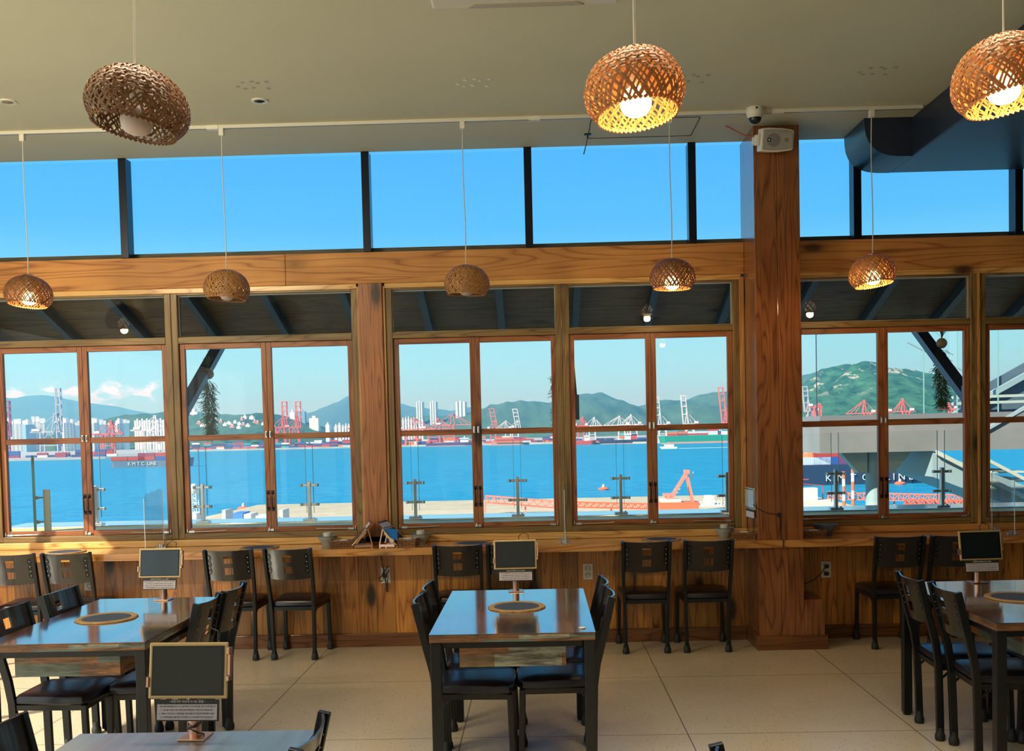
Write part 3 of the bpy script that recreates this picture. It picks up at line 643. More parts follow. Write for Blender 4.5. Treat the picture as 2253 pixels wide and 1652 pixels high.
def table(x0, x1, y0, y1, label, seed, box_=True):
    cx_, cy_ = (x0 + x1) / 2, (y0 + y1) / 2; hx, hy = (x1 - x0) / 2, (y1 - y0) / 2
    tt = thing('dining_table', label, 'table', (cx_, cy_, 0), group='dining tables with plank tops')
    MB().box(-hx, hx, -hy, hy, .7585, .7605).build('tabletop', tabletop('glossy_plank_top_%d' % seed, seed * 7.0), tt)
    MB().box(-hx + .001, hx - .001, -hy + .001, hy - .001, .722, .7584).build('edge_band', M_edgew, tt, bevel=.002)
    for sx_ in (-1, 1):
        for sy in (-1, 1):
            MB().box(sx_ * (hx - .028) - .024, sx_ * (hx - .028) + .024, sy * (hy - .03) - .024, sy * (hy - .03) + .024, .012, .7215).build('leg', M_blk, tt, bevel=.003)
    for k, lg in enumerate([c for c in tt.children if c.name.startswith('leg')]):
        sx_, sy = ((-1, -1), (-1, 1), (1, -1), (1, 1))[k]; MB().lathe([(.020, 0), (.022, .006), (.014, .012)], 12, (sx_ * (hx - .028), sy * (hy - .03), 0)).build('glide', M_rubber, lg)
    fr = MB(); fr.box(-hx + .06, hx - .06, -hy + .03, -hy + .06, .69, .7215); fr.box(-hx + .06, hx - .06, hy - .06, hy - .03, .69, .7215); fr.box(-hx + .02, -hx + .045, -hy + .06, hy - .06, .69, .7215); fr.box(hx - .045, hx - .02, -hy + .06, hy - .06, .69, .7215)
    fr.build('under_frame', M_blk, tt)
    if box_:
        MB().box(-.245, .245, -hy + .035, hy - .30, .600, .7215).build('drawer_box', reclaimed('reclaimed_box_%d' % seed, 0, .06, .31, seed * 3.3), tt, bevel=.002)
    return tt
table(-.52, .24, 4.415, 5.645, 'glossy dark plank table in the middle, with four blue-black chairs', 1)
table(-2.565, -1.81, 4.38, 5.60, 'glossy dark plank table beside the sunlit floor, before the first windows', 2)
table(2.06, 2.82, 4.445, 5.64, 'glossy dark plank table beyond the pillar, under the dark duct', 3)
table(-1.46, -.716, 1.80, 3.012, 'nearest table, its planks shining blue-grey', 4)
cp = MB().lathe([(.016, 0), (.017, .003), (.014, .006), (.001, .0065)], 20, (.183, 4.50, .7607)).build('bottle_cap', mat('pale_cap', (.5, .6, .5), .3), smooth=True)
tag(cp, 'tiny pale round cap lying on the near right corner of the centre table', 'cap')

# ---------------------------------------------------------------- placemats
def mat_spiral(name, c1, c2):
    mt, t, b = principled(name); co = t.add('ShaderNodeTexCoord').outputs['Object']
    ln = t.add('ShaderNodeVectorMath', operation='LENGTH'); t.l.new(co, ln.inputs[0])
    sp = t.add('ShaderNodeSeparateXYZ'); t.l.new(co, sp.inputs[0]); an = t.math('ARCTAN2', sp.outputs[1], sp.outputs[0])
    f = t.math('PINGPONG', t.math('ADD', t.math('MULTIPLY', ln.outputs['Value'], 130), t.math('MULTIPLY', t.math('SINE', t.math('MULTIPLY', an, 60)), .12)), 1)
    t.l.new(t.mix(t.ramp(f, [(.5, 0), (1, 1)]), c1, c2), b.inputs['Base Color']); b.inputs['Roughness'].default_value = .7
    bp = t.add('ShaderNodeBump', i_Strength=.6, i_Distance=.003); t.l.new(f, bp.inputs['Height']); t.l.new(bp.outputs[0], b.inputs['Normal']); return mt
M_mat1 = mat_spiral('blue_woven', (.055, .075, .115), (.02, .026, .04)); M_mat2 = mat_spiral('straw_woven', (.48, .30, .12), (.2, .11, .04))
def placemat(x, y, z, r, label, group, rz=0):
    tt = thing('placemat', label, 'placemat', (x, y, z + .0008), rz, group)
    MB().lathe([(r * .80, 0), (r * .80, .005), (.001, .0055)], 48).build('blue_centre', M_mat1, tt)
    mb = MB(); n = 64; rg = []
    for j in range(n):
        a = 2 * PI * j / n; wv = 1 + .012 * math.sin(j * 5.3) + .008 * math.sin(j * 2.1)
        rg.append([((r * .79 + (r * wv - r * .79) * q) * math.cos(a), (r * .79 + (r * wv - r * .79) * q) * math.sin(a), h) for q, h in ((0, 0), (1, 0), (1.0, .004), (.8, .0075), (.25, .0075), (0, .005))])
    mb.loft(rg, closed=True).build('straw_border', M_mat2, tt, smooth=True); return tt
GM = 'round blue placemats with straw borders'
placemat(-.133, 5.075, .7605, .150, 'round blue and straw placemat on the centre table', GM)
placemat(-2.25, 4.975, .7605, .152, 'round blue and straw placemat on the left table', GM)
placemat(2.455, 5.07, .7605, .155, 'round blue and straw placemat on the right table', GM)
placemat(-2.17, 7.47, .825, .15, 'round placemat on the counter above the two chairs left of the middle post', GM)
placemat(-.525, 7.47, .825, .15, 'round placemat on the counter left of the centre tablet', GM)
placemat(.925, 7.48, .825, .15, 'round placemat on the counter above the chair pair by the pillar', GM)
placemat(-3.67, 7.45, .825, .15, 'round pale placemat lying in the sun at the left end of the counter', GM)

# ---------------------------------------------------------------- order tablets
LINES = ['1. 밥그릇에 비빔밥을 담고 “소스를”뿌리고 소스와 밥을 섞어 드시면 됩니다.', '2. “콩나물 국밥”은 밥그릇에 담아 따뜻할때 드시면 더욱 맛있습니다.', '3. “밥솥”은 뜨거우니 그릇받침을 사용 바랍니다 맛있게 따뜻할때 드세요.', '4. 고추장양념을 곁들이면 “간장비빔 소스”를 곁들이시면 맛있습니다.']
def screen_unit(parent, M, w_=.245, h_=.168, lit=False, text=True, scr=None):
    """tablet in the x-z plane facing -y, its lower edge at z=0; the notice card hangs under it"""
    MB().box(-w_ / 2, w_ / 2, 0, .010, 0, h_).xf(M).build('tablet_case', M_gold, parent, bevel=.004)
    so = MB().box(-w_ / 2 + .010, w_ / 2 - .010, -.0015, .0, .010, h_ - .010).xf(M).build('screen_border', M_bezel, parent)
    MB().box(-w_ / 2 + .016, w_ / 2 - .016, -.0025, -.0016, .016, h_ - .016).xf(M).build('screen', scr or M_screen, so)
    g = MB(); g.box(-w_ / 2 + .02, w_ / 2 - .02, .0105, .024, .03, h_ - .03); g.box(w_ / 2 + .001, w_ / 2 + .008, -.002, .02, h_ * .42, h_ * .78); g.cbox((w_ / 2 + .002, .008, h_ * .36), (.008, .03, .014)); g.cbox((w_ / 2 + .002, .008, h_ * .85), (.008, .03, .02)); g.cbox((-w_ / 2 - .001, .008, h_ * .3), (.006, .03, .03)); g.xf(M)
    g.build('bracket', M_rose, parent)
    card = MB().box(-.098, .098, .002, .005, -.066, -.002).xf(M).build('notice_card', M_paperblk, parent)
    MB().box(-.093, .093, .0005, .0019, -.062, -.016).xf(M).build('notice_text_panel', M_paper, card)
    if text:
        write('notice_heading', '• 바른식탁 맛있게 드시는 방법 •', .0085, M @ Matrix.Translation((0, .0014, -.0085)) @ UPR, M_inkw, card, .0003)
        for k, L in enumerate(LINES): write('notice_line', L, .0058, M @ Matrix.Translation((0, .0001, -.0225 - .0106 * k)) @ UPR, M_ink, card, .0002)
def stand(x, y, z, rz, label, sc=1.0, yaw=0, wire=True, wrap=False):
    tt = thing('tablet_stand', label, 'tablet', (x, y, z), rz, 'order tablets on copper poles'); tt.scale = (sc,) * 3
    MB().box(-.042, .042, -.042, .042, 0, .006).build('base_plate', M_rose, tt, bevel=.003)
    MB().lathe([(.0185, .006), (.0185, .235)], 24).build('pole', M_rose, tt, smooth=True)
    MB().box(-.02, .02, -.024, -.0186, .14, .22).build('mount', M_blk, tt)
    M = Matrix.Translation((0, -.052, .134)) @ Matrix.Rotation(yaw, 4, 'Z') @ Matrix.Rotation(R(-9), 4, 'X')
    screen_unit(tt, M)
    c = MB()
    if wire: c.tube([(.02, .0, .28), (.022, .02, .315), (.045, .03, .335), (.075, .02, .325), (.08, .0, .27)], .0022, 6); c.tube([(-.10, -.01, .19), (-.135, -.015, .20), (-.14, -.015, .18), (-.128, -.015, .155)], .0022, 6)
    for zz, ph in (((.05, 0), (.035, 2), (.02, 4)) if wrap else ()):
        c.tube([((.0215 + .004 * math.sin(k * .7 + ph)) * math.cos(k * .42 + ph), (.0215 + .004 * math.sin(k * .7 + ph)) * math.sin(k * .42 + ph), zz + .012 * math.sin(k * .42 + ph * 2)) for k in range(15)], .0024, 6, closed=True)
    c.build('charging_cable', M_cable, tt, smooth=True); return tt
stand(-.148, 5.585, .7607, R(1), 'order tablet on a copper pole at the rear of the centre table')
stand(-2.165, 5.53, .7607, R(-2), 'order tablet on a copper pole at the rear of the left table')
stand(2.48, 5.58, .7607, R(3), 'order tablet on a copper pole at the rear of the right table, black screen')
stand(-1.075, 2.955, .7607, R(-3), 'nearest and biggest order tablet, on a pole wrapped in black cable', 1.0, wrap=True)

def easel(x, y, rz, label):
    """counter tablet leaning back on a rose metal easel"""
    tt = thing('tablet_easel', label, 'tablet', (x, y, .8255), rz, 'tablets leaning on the counter by the middle post')
    M = Matrix.Translation((0, -.03, .012)) @ Matrix.Rotation(R(-42), 4, 'X')
    screen_unit(tt, M @ Matrix.Translation((0, 0, .0)), .235, .165, text=False)
    for c in list(tt.children):
        if c.name.startswith('notice_card'):
            for d in (c, *c.children): d.data.transform(M.inverted()); d.data.transform(M @ Matrix.Translation((0, 0, .233)))
    g = MB()
    for sx_ in (-.06, .06):
        g.bar((sx_, -.045, .004), (sx_, .10, .13), .008); g.bar((sx_, .10, .13), (sx_, .13, .004), .008); g.bar((sx_, -.05, .004), (sx_, .13, .004), .008)
    g.bar((-.06, .13, .004), (.06, .13, .004), .008); g.build('easel_frame', M_rose, tt)
    MB().box(-.05, .05, .02, .08, .02, .055).build('battery_box', M_blk, tt, bevel=.004); return tt
easel(-1.10, 7.50, R(78), 'tablet leaning back on the right of the middle post, sky in its screen')
easel(-1.435, 7.50, R(-78), 'tablet seen edge-on, leaning left of the middle post')
# tablet fixed to the left flank of the pillar, its cable and clip
tt = thing('wall_tablet', 'order tablet fixed to the left side of the pillar, pale screen', 'tablet', (1.60, 7.47, 1.045), R(-90))
screen_unit(tt, Matrix.Rotation(R(6), 4, 'Z'), .235, .165, text=False, scr=mat('glossy_pale_screen', (.5, .5, .42), .05))
cb_ = MB(); cb_.tube([(1.603, 7.36, 1.09), (1.62, 7.292, 1.065), (1.68, 7.288, 1.03), (1.775, 7.290, 1.015)], .0028, 6); cb_.tube([(1.782, 7.290, 1.01), (1.785, 7.292, .95), (1.787, 7.292, .88), (1.79, 7.292, .827)], .0028, 6); cb_.cbox((1.778, 7.29, 1.012), (.024, .016, .030))
tag(cb_.build('tablet_cable', M_cable, smooth=True), 'black cable with a clip running across the pillar front from its tablet', 'cable')

# ---------------------------------------------------------------- bowls and cutlery baskets
M_bowl = mat('speckled_stoneware', (.36, .38, .34), .35, var=.25, vscale=60, coat=.3); M_cup = mat('cream_ceramic', (.60, .58, .50), .4); M_bowld = mat('blue_grey_glaze', (.10, .13, .17), .25, coat=.5)
def bowl(x, y, r, label, cup=True, mt=None):
    tt = thing('bowl', label, 'bowl', (x, y, .8255), group='stoneware bowls on the counter')
    h = r * .95
    MB().lathe([(r * .50, 0), (r * .52, .006), (r * .75, h * .45), (r * .97, h * .84), (r * .985, h * .93), (r, h), (r * .95, h), (r * .92, h * .9), (r * .7, h * .45), (r * .45, .012), (.001, .012)], 40).build('body', mt or M_bowl, tt, smooth=True)
    MB().lathe([(r * 1.0, h - .006), (r * 1.02, h - .003), (r * 1.0, h + .0006), (r * .95, h + .0006), (r * .94, h - .004)], 40).build('glazed_rim', M_bowld, tt, smooth=True)
    if cup: MB().lathe([(r * .42, h * .75), (r * .42, h * 1.30), (r * .38, h * 1.34), (.001, h * 1.34)], 28).build('upturned_cup', M_cup, tt, smooth=True)
bowl(-1.66, 7.56, .078, 'grey stoneware bowl holding an upturned cup, left of the middle post')
bowl(-.935, 7.58, .078, 'grey stoneware bowl holding an upturned cup, right of the leaning tablet')
bowl(1.425, 7.58, .076, 'grey stoneware bowl holding an upturned cup, left of the pillar')
bowl(2.20, 7.57, .092, 'dark empty bowl in the shade right of the pillar', cup=False, mt=M_bowld)
M_wick = mat('dark_wicker', (.20, .085, .03), .5, var=.4, vscale=80, bump=.3)
def basket(x, y, rz, label):
    tt = thing('cutlery_basket', label, 'basket', (x, y, .8255), rz, 'wicker cutlery baskets on the counter')
    g = MB(); L, W_ = .085, .048
    g.box(-L * .9, L * .9, -W_ * .9, W_ * .9, 0, .005)
    for z, e in ((.012, .92), (.024, .96), (.036, 1.0), (.046, 1.04)):
        g.tube([(-L * e, -W_ * e, z), (L * e, -W_ * e, z), (L * e, W_ * e, z), (-L * e, W_ * e, z)], .004 if z < .04 else .006, 6, closed=True)
    for k in range(7):
        xx = -L * .92 + k * L * .307
        for sy in (-1, 1): g.bar((xx, sy * W_ * .92, 0), (xx * 1.08, sy * W_ * 1.03, .048), .008, .003)
    for k in range(4):
        yy_ = -W_ * .9 + k * W_ * .6
        for sx_ in (-1, 1): g.bar((sx_ * L * .92, yy_, 0), (sx_ * L * 1.03, yy_, .048), .003, .008)
    g.build('woven_body', M_wick, tt)
    s_ = MB(); s_.prism([(-.05, .03), (-.02, .052), (.02, .056), (.045, .045), (.05, .03), (.0, .026)], -.02, .012); s_.build('folded_napkin', mat('pale_napkin', (.60, .60, .66), .5) if 'pale_napkin' not in bpy.data.materials else bpy.data.materials['pale_napkin'], tt, bevel=.004)
    q = MB(); q.tube([(-.07, .02, .045), (0, .022, .052), (.065, .024, .048)], .003, 6); q.tube([(-.06, .032, .044), (.07, .03, .05)], .003, 6); q.build('cutlery', M_steel, tt)
basket(-1.515, 7.44, R(8), 'small wicker basket of cutlery beside the left bowl')
basket(-1.03, 7.46, R(-12), 'small wicker basket of cutlery between the leaning tablet and the bowl')
basket(1.545, 7.44, R(-10), 'small wicker basket of cutlery against the left foot of the pillar')
basket(2.075, 7.46, R(5), 'wicker basket with a white napkin right of the pillar')

# clear acrylic dividers standing on the counter
def divider(x, label, z1=1.265):
    tt = thing('acrylic_divider', label, 'divider', (x, 7.30, .8255), group='clear acrylic dividers on the counter')
    MB().prism([(0, .002), (.36, .002), (.36, z1 - .8255 + .01), (.33, z1 - .8255 + .03), (.03, z1 - .8255 - .0), (0, z1 - .8255 - .03)], -.0015, .0015, 'X').build('clear_panel', M_acryl, tt)
    e = MB(); e.box(-.0022, .0022, -.003, 0, .002, z1 - .8255 - .03); e.box(-.0022, .0022, .36, .363, .002, z1 - .8255 + .01); e.build('polished_edge', M_acedge, tt)
    for y in (.04, .31):
        g = MB(); g.box(-.04, .04, y - .02, y + .02, 0, .004); g.box(-.012, -.0025, y - .015, y + .015, .004, .03); g.box(.0025, .012, y - .015, y + .015, .004, .03)
        g.lathe([(.008, .004), (.010, .014), (.001, .018)], 10, (-.03, y, 0)); g.lathe([(.008, .004), (.010, .014), (.001, .018)], 10, (.03, y, 0)); g.build('clamp_foot', M_steel, tt, bevel=.001)
divider(.183, 'clear acrylic divider standing between the third and fourth windows')
divider(-2.985, 'clear acrylic divider catching the light at the left end of the counter')
divider(3.52, 'clear acrylic divider on the counter behind the right table')
# ---------------------------------------------------------------- the terrace outside
SEA = -18.3
M_soff = wood('soffit_plywood', 0, (.22, .13, .06), (.15, .085, .038), (.06, .03, .015), plank=1, pw=.30, rough=.6, coat=0, knots=.8, var=.2)
M_raft = mat('blue_grey_steel', (.05, .065, .085), .45, .2)
sl = .37; CE = 9.12
def canz(y): return 3.08 - sl * (y - 7.85)
tt = thing('canopy', 'lean-to canopy with a plywood soffit on dark steel rafters outside the windows', 'canopy', (0, 0, 0))
MB().prism([(7.82, canz(7.82)), (CE, canz(CE)), (CE, canz(CE) + .07), (7.82, canz(7.82) + .07)], -5.6, 7.0, 'X').build('soffit', M_soff, tt)
k = 0
for i in range(-7, 10):
    x = -.305 + .655 * i
    g = MB(); pr = [(-.03, -.055), (.03, -.055), (.03, -.047), (.004, -.047), (.004, .047), (.03, .047), (.03, .055), (-.03, .055), (-.03, .047), (-.004, .047), (-.004, -.047), (-.03, -.047)]
    g.sweep([(x, 7.84, canz(7.84) - .057), (x, CE - .03, canz(CE - .03) - .057)], pr); g.build('rafter', M_raft, tt)
MB().box(-5.6, 7, CE - .028, CE, canz(CE) - .012, canz(CE) + .09).build('gutter_edge', M_raft, tt)
for i, x in enumerate((-2.885, .27, 3.42)):
    g = MB(); g.bar((x, 7.83, 1.86), (x, 8.98, 2.58), .06, .10, up=Vector((1, 0, 0))); g.cbox((x, 7.82, 1.86), (.12, .02, .2))
    g.build('brace', mat('navy_steel', (.03, .05, .12), .35, .3) if i == 0 else bpy.data.materials['navy_steel'], tt)
# parapet, coping
M_coping = mat('white_metal_coping', (.92, .94, .95), .16, .9); M_deck = mat('cream_parapet', (.95, .72, .18), .5, var=.12, vscale=3)
dk_ = struct(MB().box(-5.0, 7.4, 7.83, 8.93, .50, .880).build('trim_20', M_deck)); dk_['label'] = 'cream parapet top outside the windows'
struct(MB().box(-5.0, 7.4, 8.931, 9.40, .45, .895).build('trim_21', M_coping, bevel=.01))['label'] = 'pale metal coping under the balustrade'
# balustrade: short steel posts with glass clamps, and tall glass sheets between them
def post_at(x, y, rz, label):
    tt = thing('balustrade_post', label, 'balustrade post', (x, y, .8955), rz, 'short steel balustrade posts')
    MB().box(-.06, .06, -.04, .04, 0, .012).cbox((.04, -.015, .018), (.016, .016, .012)).build('base_plate', M_steel, tt, bevel=.002)
    MB().box(-.014, .014, -.024, .024, .012, .362).build('upright', M_steel, tt, bevel=.003)
    for z in (.145, .325):
        g = MB(); g.box(-.082, .082, -.008, .010, z - .012, z + .012)
        for sx_ in (-1, 1): g.lathe([(.017, -.013), (.017, .013)], 12, (sx_ * .075, 0, z)); 
        g.build('glass_clamp', M_steel, tt, bevel=.003)
    return tt
PX = [-4.16, -3.155, -2.15, -1.16, -.205, .752, 1.735, 2.74, 3.715, 4.71, 5.69]
wd_ = ['far left, by the corner', 'left pane of the second window', 'right pane of the second window', 'left pane of the third window', 'right pane of the third window', 'left pane of the fourth window', 'right edge of the fourth window', 'left pane right of the pillar', 'second pane right of the pillar', 'last window on the right', 'beyond the right edge']
p0 = post_at(PX[0], 9.08, 0, 'short steel post with glass clamps seen through the right pane of the first window')
for x, wtxt in list(zip(PX, wd_))[1:]: dup(p0, (x, 9.08, .8955), 0, 'short steel post with glass clamps, ' + wtxt)
for i in range(len(PX) - 1):
    a, c = PX[i] + .035, PX[i + 1] - .035
    g = MB().box(a, c, 9.095, 9.105, .96, 1.60).build('balustrade_glass', M_rail_glass)
    tag(g, 'clear balustrade glass sheet starting at the post: ' + wd_[i], 'glass panel', 'balustrade glass sheets')
    e = MB(); e.box(a - .003, a, 9.094, 9.106, .96, 1.60); e.box(c, c + .003, 9.094, 9.106, .96, 1.60); e.build('polished_edge', M_edge, g)
for k, (x, y, lab) in enumerate(((-4.27, 8.36, 'broad steel post of the side balustrade in the left pane, farther one'), (-4.50, 7.98, 'broad steel post of the side balustrade at the left photo edge'))):
    tt = thing('side_post', lab, 'balustrade post', (x, y, .868), group='posts of the side balustrade')
    MB().box(-.02, .035, -.012, .012, 0, .40).build('upright', M_pwhite, tt, bevel=.003)
    for z in (.12, .33):
        g = MB(); g.tube([(-.09, 0, z), (-.02, 0, z)], .008, 8, up=Vector((0, 0, 1))); g.cbox((-.075, 0, z), (.03, .03, .03)); g.build('glass_clamp', M_steel, tt, bevel=.003)
    MB().box(-.01, .01, -.2, -.19, .0, .70).build('glass_edge', M_edge, tt)

# hanging air plants with round shell pots
M_moss = mat('grey_green_moss', (.09, .13, .05), .7, var=.5, vscale=60); M_leaf = mat('spiky_leaf', (.06, .11, .05), .6); M_shell = mat('coconut_shell', (.42, .32, .22), .6, var=.3, vscale=70)
def airplant(px, py, Y, label, seed):
    p = at(px, py, Y); tt = thing('hanging_plant', label, 'plant', p, group='air plants hung under the canopy')
    rr = random.Random(seed)
    MB().lathe([(.001, .045), (.022, .040), (.040, .020), (.045, 0), (.040, -.02), (.022, -.040), (.001, -.045)], 20).build('shell_pot', M_shell, tt, smooth=True)
    MB().tube([(0, 0, .04), (.002, 0, .12), (0, 0, canz(Y) - p.z - .02)], .0015, 5, up=Vector((0, 1, 0))).build('hanging_string', M_cable, tt)
    g = MB()
    for k in range(26):
        a = rr.uniform(0, 2 * PI); h = rr.uniform(.05, .11); o_ = rr.uniform(.01, .055)
        pts = [(0, 0, .04), (o_ * .4 * math.cos(a), o_ * .4 * math.sin(a), .04 + h * .6), (o_ * math.cos(a), o_ * math.sin(a), .04 + h)]
        g.sweep(pts, [(-.0035, 0), (0, .001), (.0035, 0), (0, -.001)])
    g.build('leaf_tuft', M_leaf, tt)
    g = MB()
    for k in range(520):      # beard of moss: fine curling threads
        a = rr.uniform(0, 2 * PI); z = -.05 - .47 * rr.random() ** .9; f = (-.05 - z) / .5
        r0 = .038 * (1 - f * .55) * (1 + .5 * math.sin(f * 3)) * rr.uniform(.3, 1)
        x, y = r0 * math.cos(a), r0 * math.sin(a); pts = [Vector((x, y, z))]; d = Vector((math.cos(a) * .6, math.sin(a) * .6, -1.0))
        for q in range(5):
            d = (d + Vector((rr.uniform(-.6, .6), rr.uniform(-.6, .6), rr.uniform(-.5, .35)))).normalized(); pts.append(pts[-1] + d * .016)
        g.tube(pts, .0021, 3)
    o = g.build('moss_beard', M_moss, tt); o['kind'] = 'stuff'
airplant(459, 823, 8.45, 'air plant in a round shell with a long moss beard, before the second window', 3)
airplant(2072, 755, 8.45, 'dark air plant in a round shell with a moss beard, right of the pillar', 4)
airplant(1228, 800, 8.45, 'air plant mostly hidden behind the frame between the third and fourth windows', 5)

# steel stair outside on the right: landing, column, two flights, glass screens
M_conc = mat('grey_render', (.25, .25, .25), .75, var=.12, vscale=2); M_stl = mat('pale_blue_steel', (.34, .44, .48), .5); M_stl2 = mat('cream_steel', (.55, .58, .52), .5)
YS = 10.6
def q(px, py, Y=YS): p = at(px, py, Y); return (p.x, p.z)
tt = thing('outdoor_stair', 'steel stair landing on a column outside the right windows, with two flights', 'stair')
a, b_ = q(1803, 926), q(2330, 990)
MB().box(a[0], 6.6, YS, YS + 1.5, b_[1] + .02, a[1] - .0).build('landing_slab', M_conc, tt)
c = q(1803, 917); MB().box(c[0], 6.6, YS - .02, YS + 1.5, a[1] + .001, c[1] + .01).build('landing_kerb', mat('kerb_grey', (.20, .21, .22), .6), tt)
x0, zt_ = q(1955, 990); MB().lathe([(.098, -1.6), (.098, zt_)], 28, (x0, YS + .45, 0)).build('column', M_stl, tt, smooth=True)
for s_ in (-1, 1):
    g = MB(); g.prism([(x0 + s_ * .10, zt_ - .02), (x0 + s_ * .40, zt_ - .02), (x0 + s_ * .20, zt_ - .26), (x0 + s_ * .10, zt_ - .26)], YS + .38, YS + .52); g.build('gusset', M_stl2, tt)
def flight(p, n, pn, th, Y0, Y1, name, mt_): 
    A, B_ = Vector(q(*p, Y0)), Vector(q(*n, Y0)); T_ = th
    MB().prism([(A.x, A.y), (B_.x, B_.y), (B_.x, B_.y - T_), (A.x, A.y - T_)], Y0, Y1).build(name, mt_, tt)
# lower flight, falling to the right: dark soffit with two cream stringers
flight((2062, 990), (2420, 1172), 0, .05, YS - .04, YS, 'stringer', M_stl2)
flight((2052, 992), (2420, 1130), 0, .28, YS + .02, YS + 1.1, 'stair_underside', M_stl)
flight((2130, 1040), (2420, 1194), 0, .05, YS + .95, YS + 1.0, 'stringer', M_stl2)
flight((2165, 1003), (2420, 1136), 0, .04, YS - .04, YS, 'stringer', M_stl2)
for k in range(6):
    p = q(2170 + 34 * k, 1035 + 19 * k, YS + .3); MB().box(p[0] - .02, p[0] + .30, YS + .05, YS + 1.0, p[1] - .02, p[1]).build('tread', M_stl2, tt)
# upper flight, rising to the right, with pale handrails
flight((2080, 918), (2420, 728), 0, .07, YS + .6, YS + .66, 'handrail', M_stl)
flight((2172, 940), (2420, 800), 0, .04, YS - .03, YS, 'handrail', M_stl)
g = MB(); g.prism([q(2150, 885), q(2420, 735), q(2420, 905), q(2230, 905)], YS + .68, YS + .72); g.build('side_panel', mat('stair_panel', (.10, .15, .20), .6), tt)
for yy_ in (868, 882): 
    A, B_ = q(2140, yy_), q(2420, yy_ - 9); MB().prism([A, B_, (B_[0], B_[1] - .03), (A[0], A[1] - .03)], YS + .5, YS + .54).build('mid_rail', M_stl2, tt)
A, B_ = q(2090, 728), q(2300, 835); MB().prism([A, B_, (B_[0], B_[1] - .018), (A[0], A[1] - .018)], YS + 1.2, YS + 1.22).build('tie_rod', M_stl, tt)
# tall glass wind-screens standing on the landing
for k, (pa, pb) in enumerate(((1804, 2040), (2042, 2098), (2116, 2205), (2207, 2400))):
    A = q(pa, 918); B_ = q(pb, 918)
    g = MB().box(A[0], B_[0], YS + .1, YS + .11, A[1] + .02, A[1] + 1.15).build('windscreen', M_rail_glass)
    tag(g, ('wide', 'narrow', 'second', 'rightmost')[k] + ' tall glass wind-screen standing on the stair landing', 'glass panel', 'glass screens on the stair landing')
    e = MB(); e.box(A[0] - .006, A[0], YS + .095, YS + .115, A[1] + .02, A[1] + 1.15); e.build('polished_edge', M_edge if k else M_raft, g)

# ---------------------------------------------------------------- sea
mt, t, b = principled('sea_water')
co = t.add('ShaderNodeTexCoord').outputs['Object']
n1 = t.noise(t.mapping(co, (.05, .12, 1)), 1, 5, .65); n2 = t.noise(t.mapping(co, (.16, .22, 1)), 1, 6, .75); n3 = t.noise(t.mapping(co, (.0012, .006, 1)), 1, 3, .5)
base_ = t.mix(n3, (.015, .25, .38), (.025, .30, .45)); t.l.new(t.mix(t.ramp(n2, [(.48, 0), (.62, .75)]), base_, (.008, .19, .34)), b.inputs['Base Color'])
b.inputs['Roughness'].default_value = .45; b.inputs['Specular IOR Level'].default_value = .12
bp = t.add('ShaderNodeBump', i_Strength=1.0, i_Distance=1.5); t.l.new(t.math('ADD', n1, t.math('MULTIPLY', n2, .4)), bp.inputs['Height']); t.l.new(bp.outputs[0], b.inputs['Normal'])
sea = MB(); sea.v = [Vector(p) for p in ((-6000, 40, SEA), (6000, 40, SEA), (6000, 9000, SEA), (-6000, 9000, SEA))]; sea.face(0, 1, 2, 3)
o = sea.build('sea', mt); tag(o, 'blue-green harbour water with small ripples', 'sea'); o['kind'] = 'stuff'

# ---------------------------------------------------------------- hills
def foliage(name, c1, c2, sc, rock=False):
    mt, t, b = principled(name); co = t.add('ShaderNodeTexCoord').outputs['Object']
    n = t.noise(t.mapping(co, (1, .25, 1)), sc, 7, .72); col = t.ramp(n, [(.3, c1), (.7, c2)])
    if rock:
        r_ = t.ramp(t.noise(t.mapping(co, (1, .25, .8)), sc * .5, 5, .7), [(.575, 0), (.61, 1)])
        sp = t.add('ShaderNodeSeparateXYZ'); t.l.new(co, sp.inputs[0])
        col = t.mix(t.math('MULTIPLY', r_, t.ramp(t.math('DIVIDE', sp.outputs[2], 200.0), [(.25, 0), (.45, 1)])), col, (.55, .50, .40))
    t.l.new(col, b.inputs['Base Color']); b.inputs['Roughness'].default_value = .95; b.inputs['Specular IOR Level'].default_value = .05
    bp = t.add('ShaderNodeBump', i_Strength=1, i_Distance=8.0); t.l.new(n, bp.inputs['Height']); t.l.new(bp.outputs[0], b.inputs['Normal']); return mt
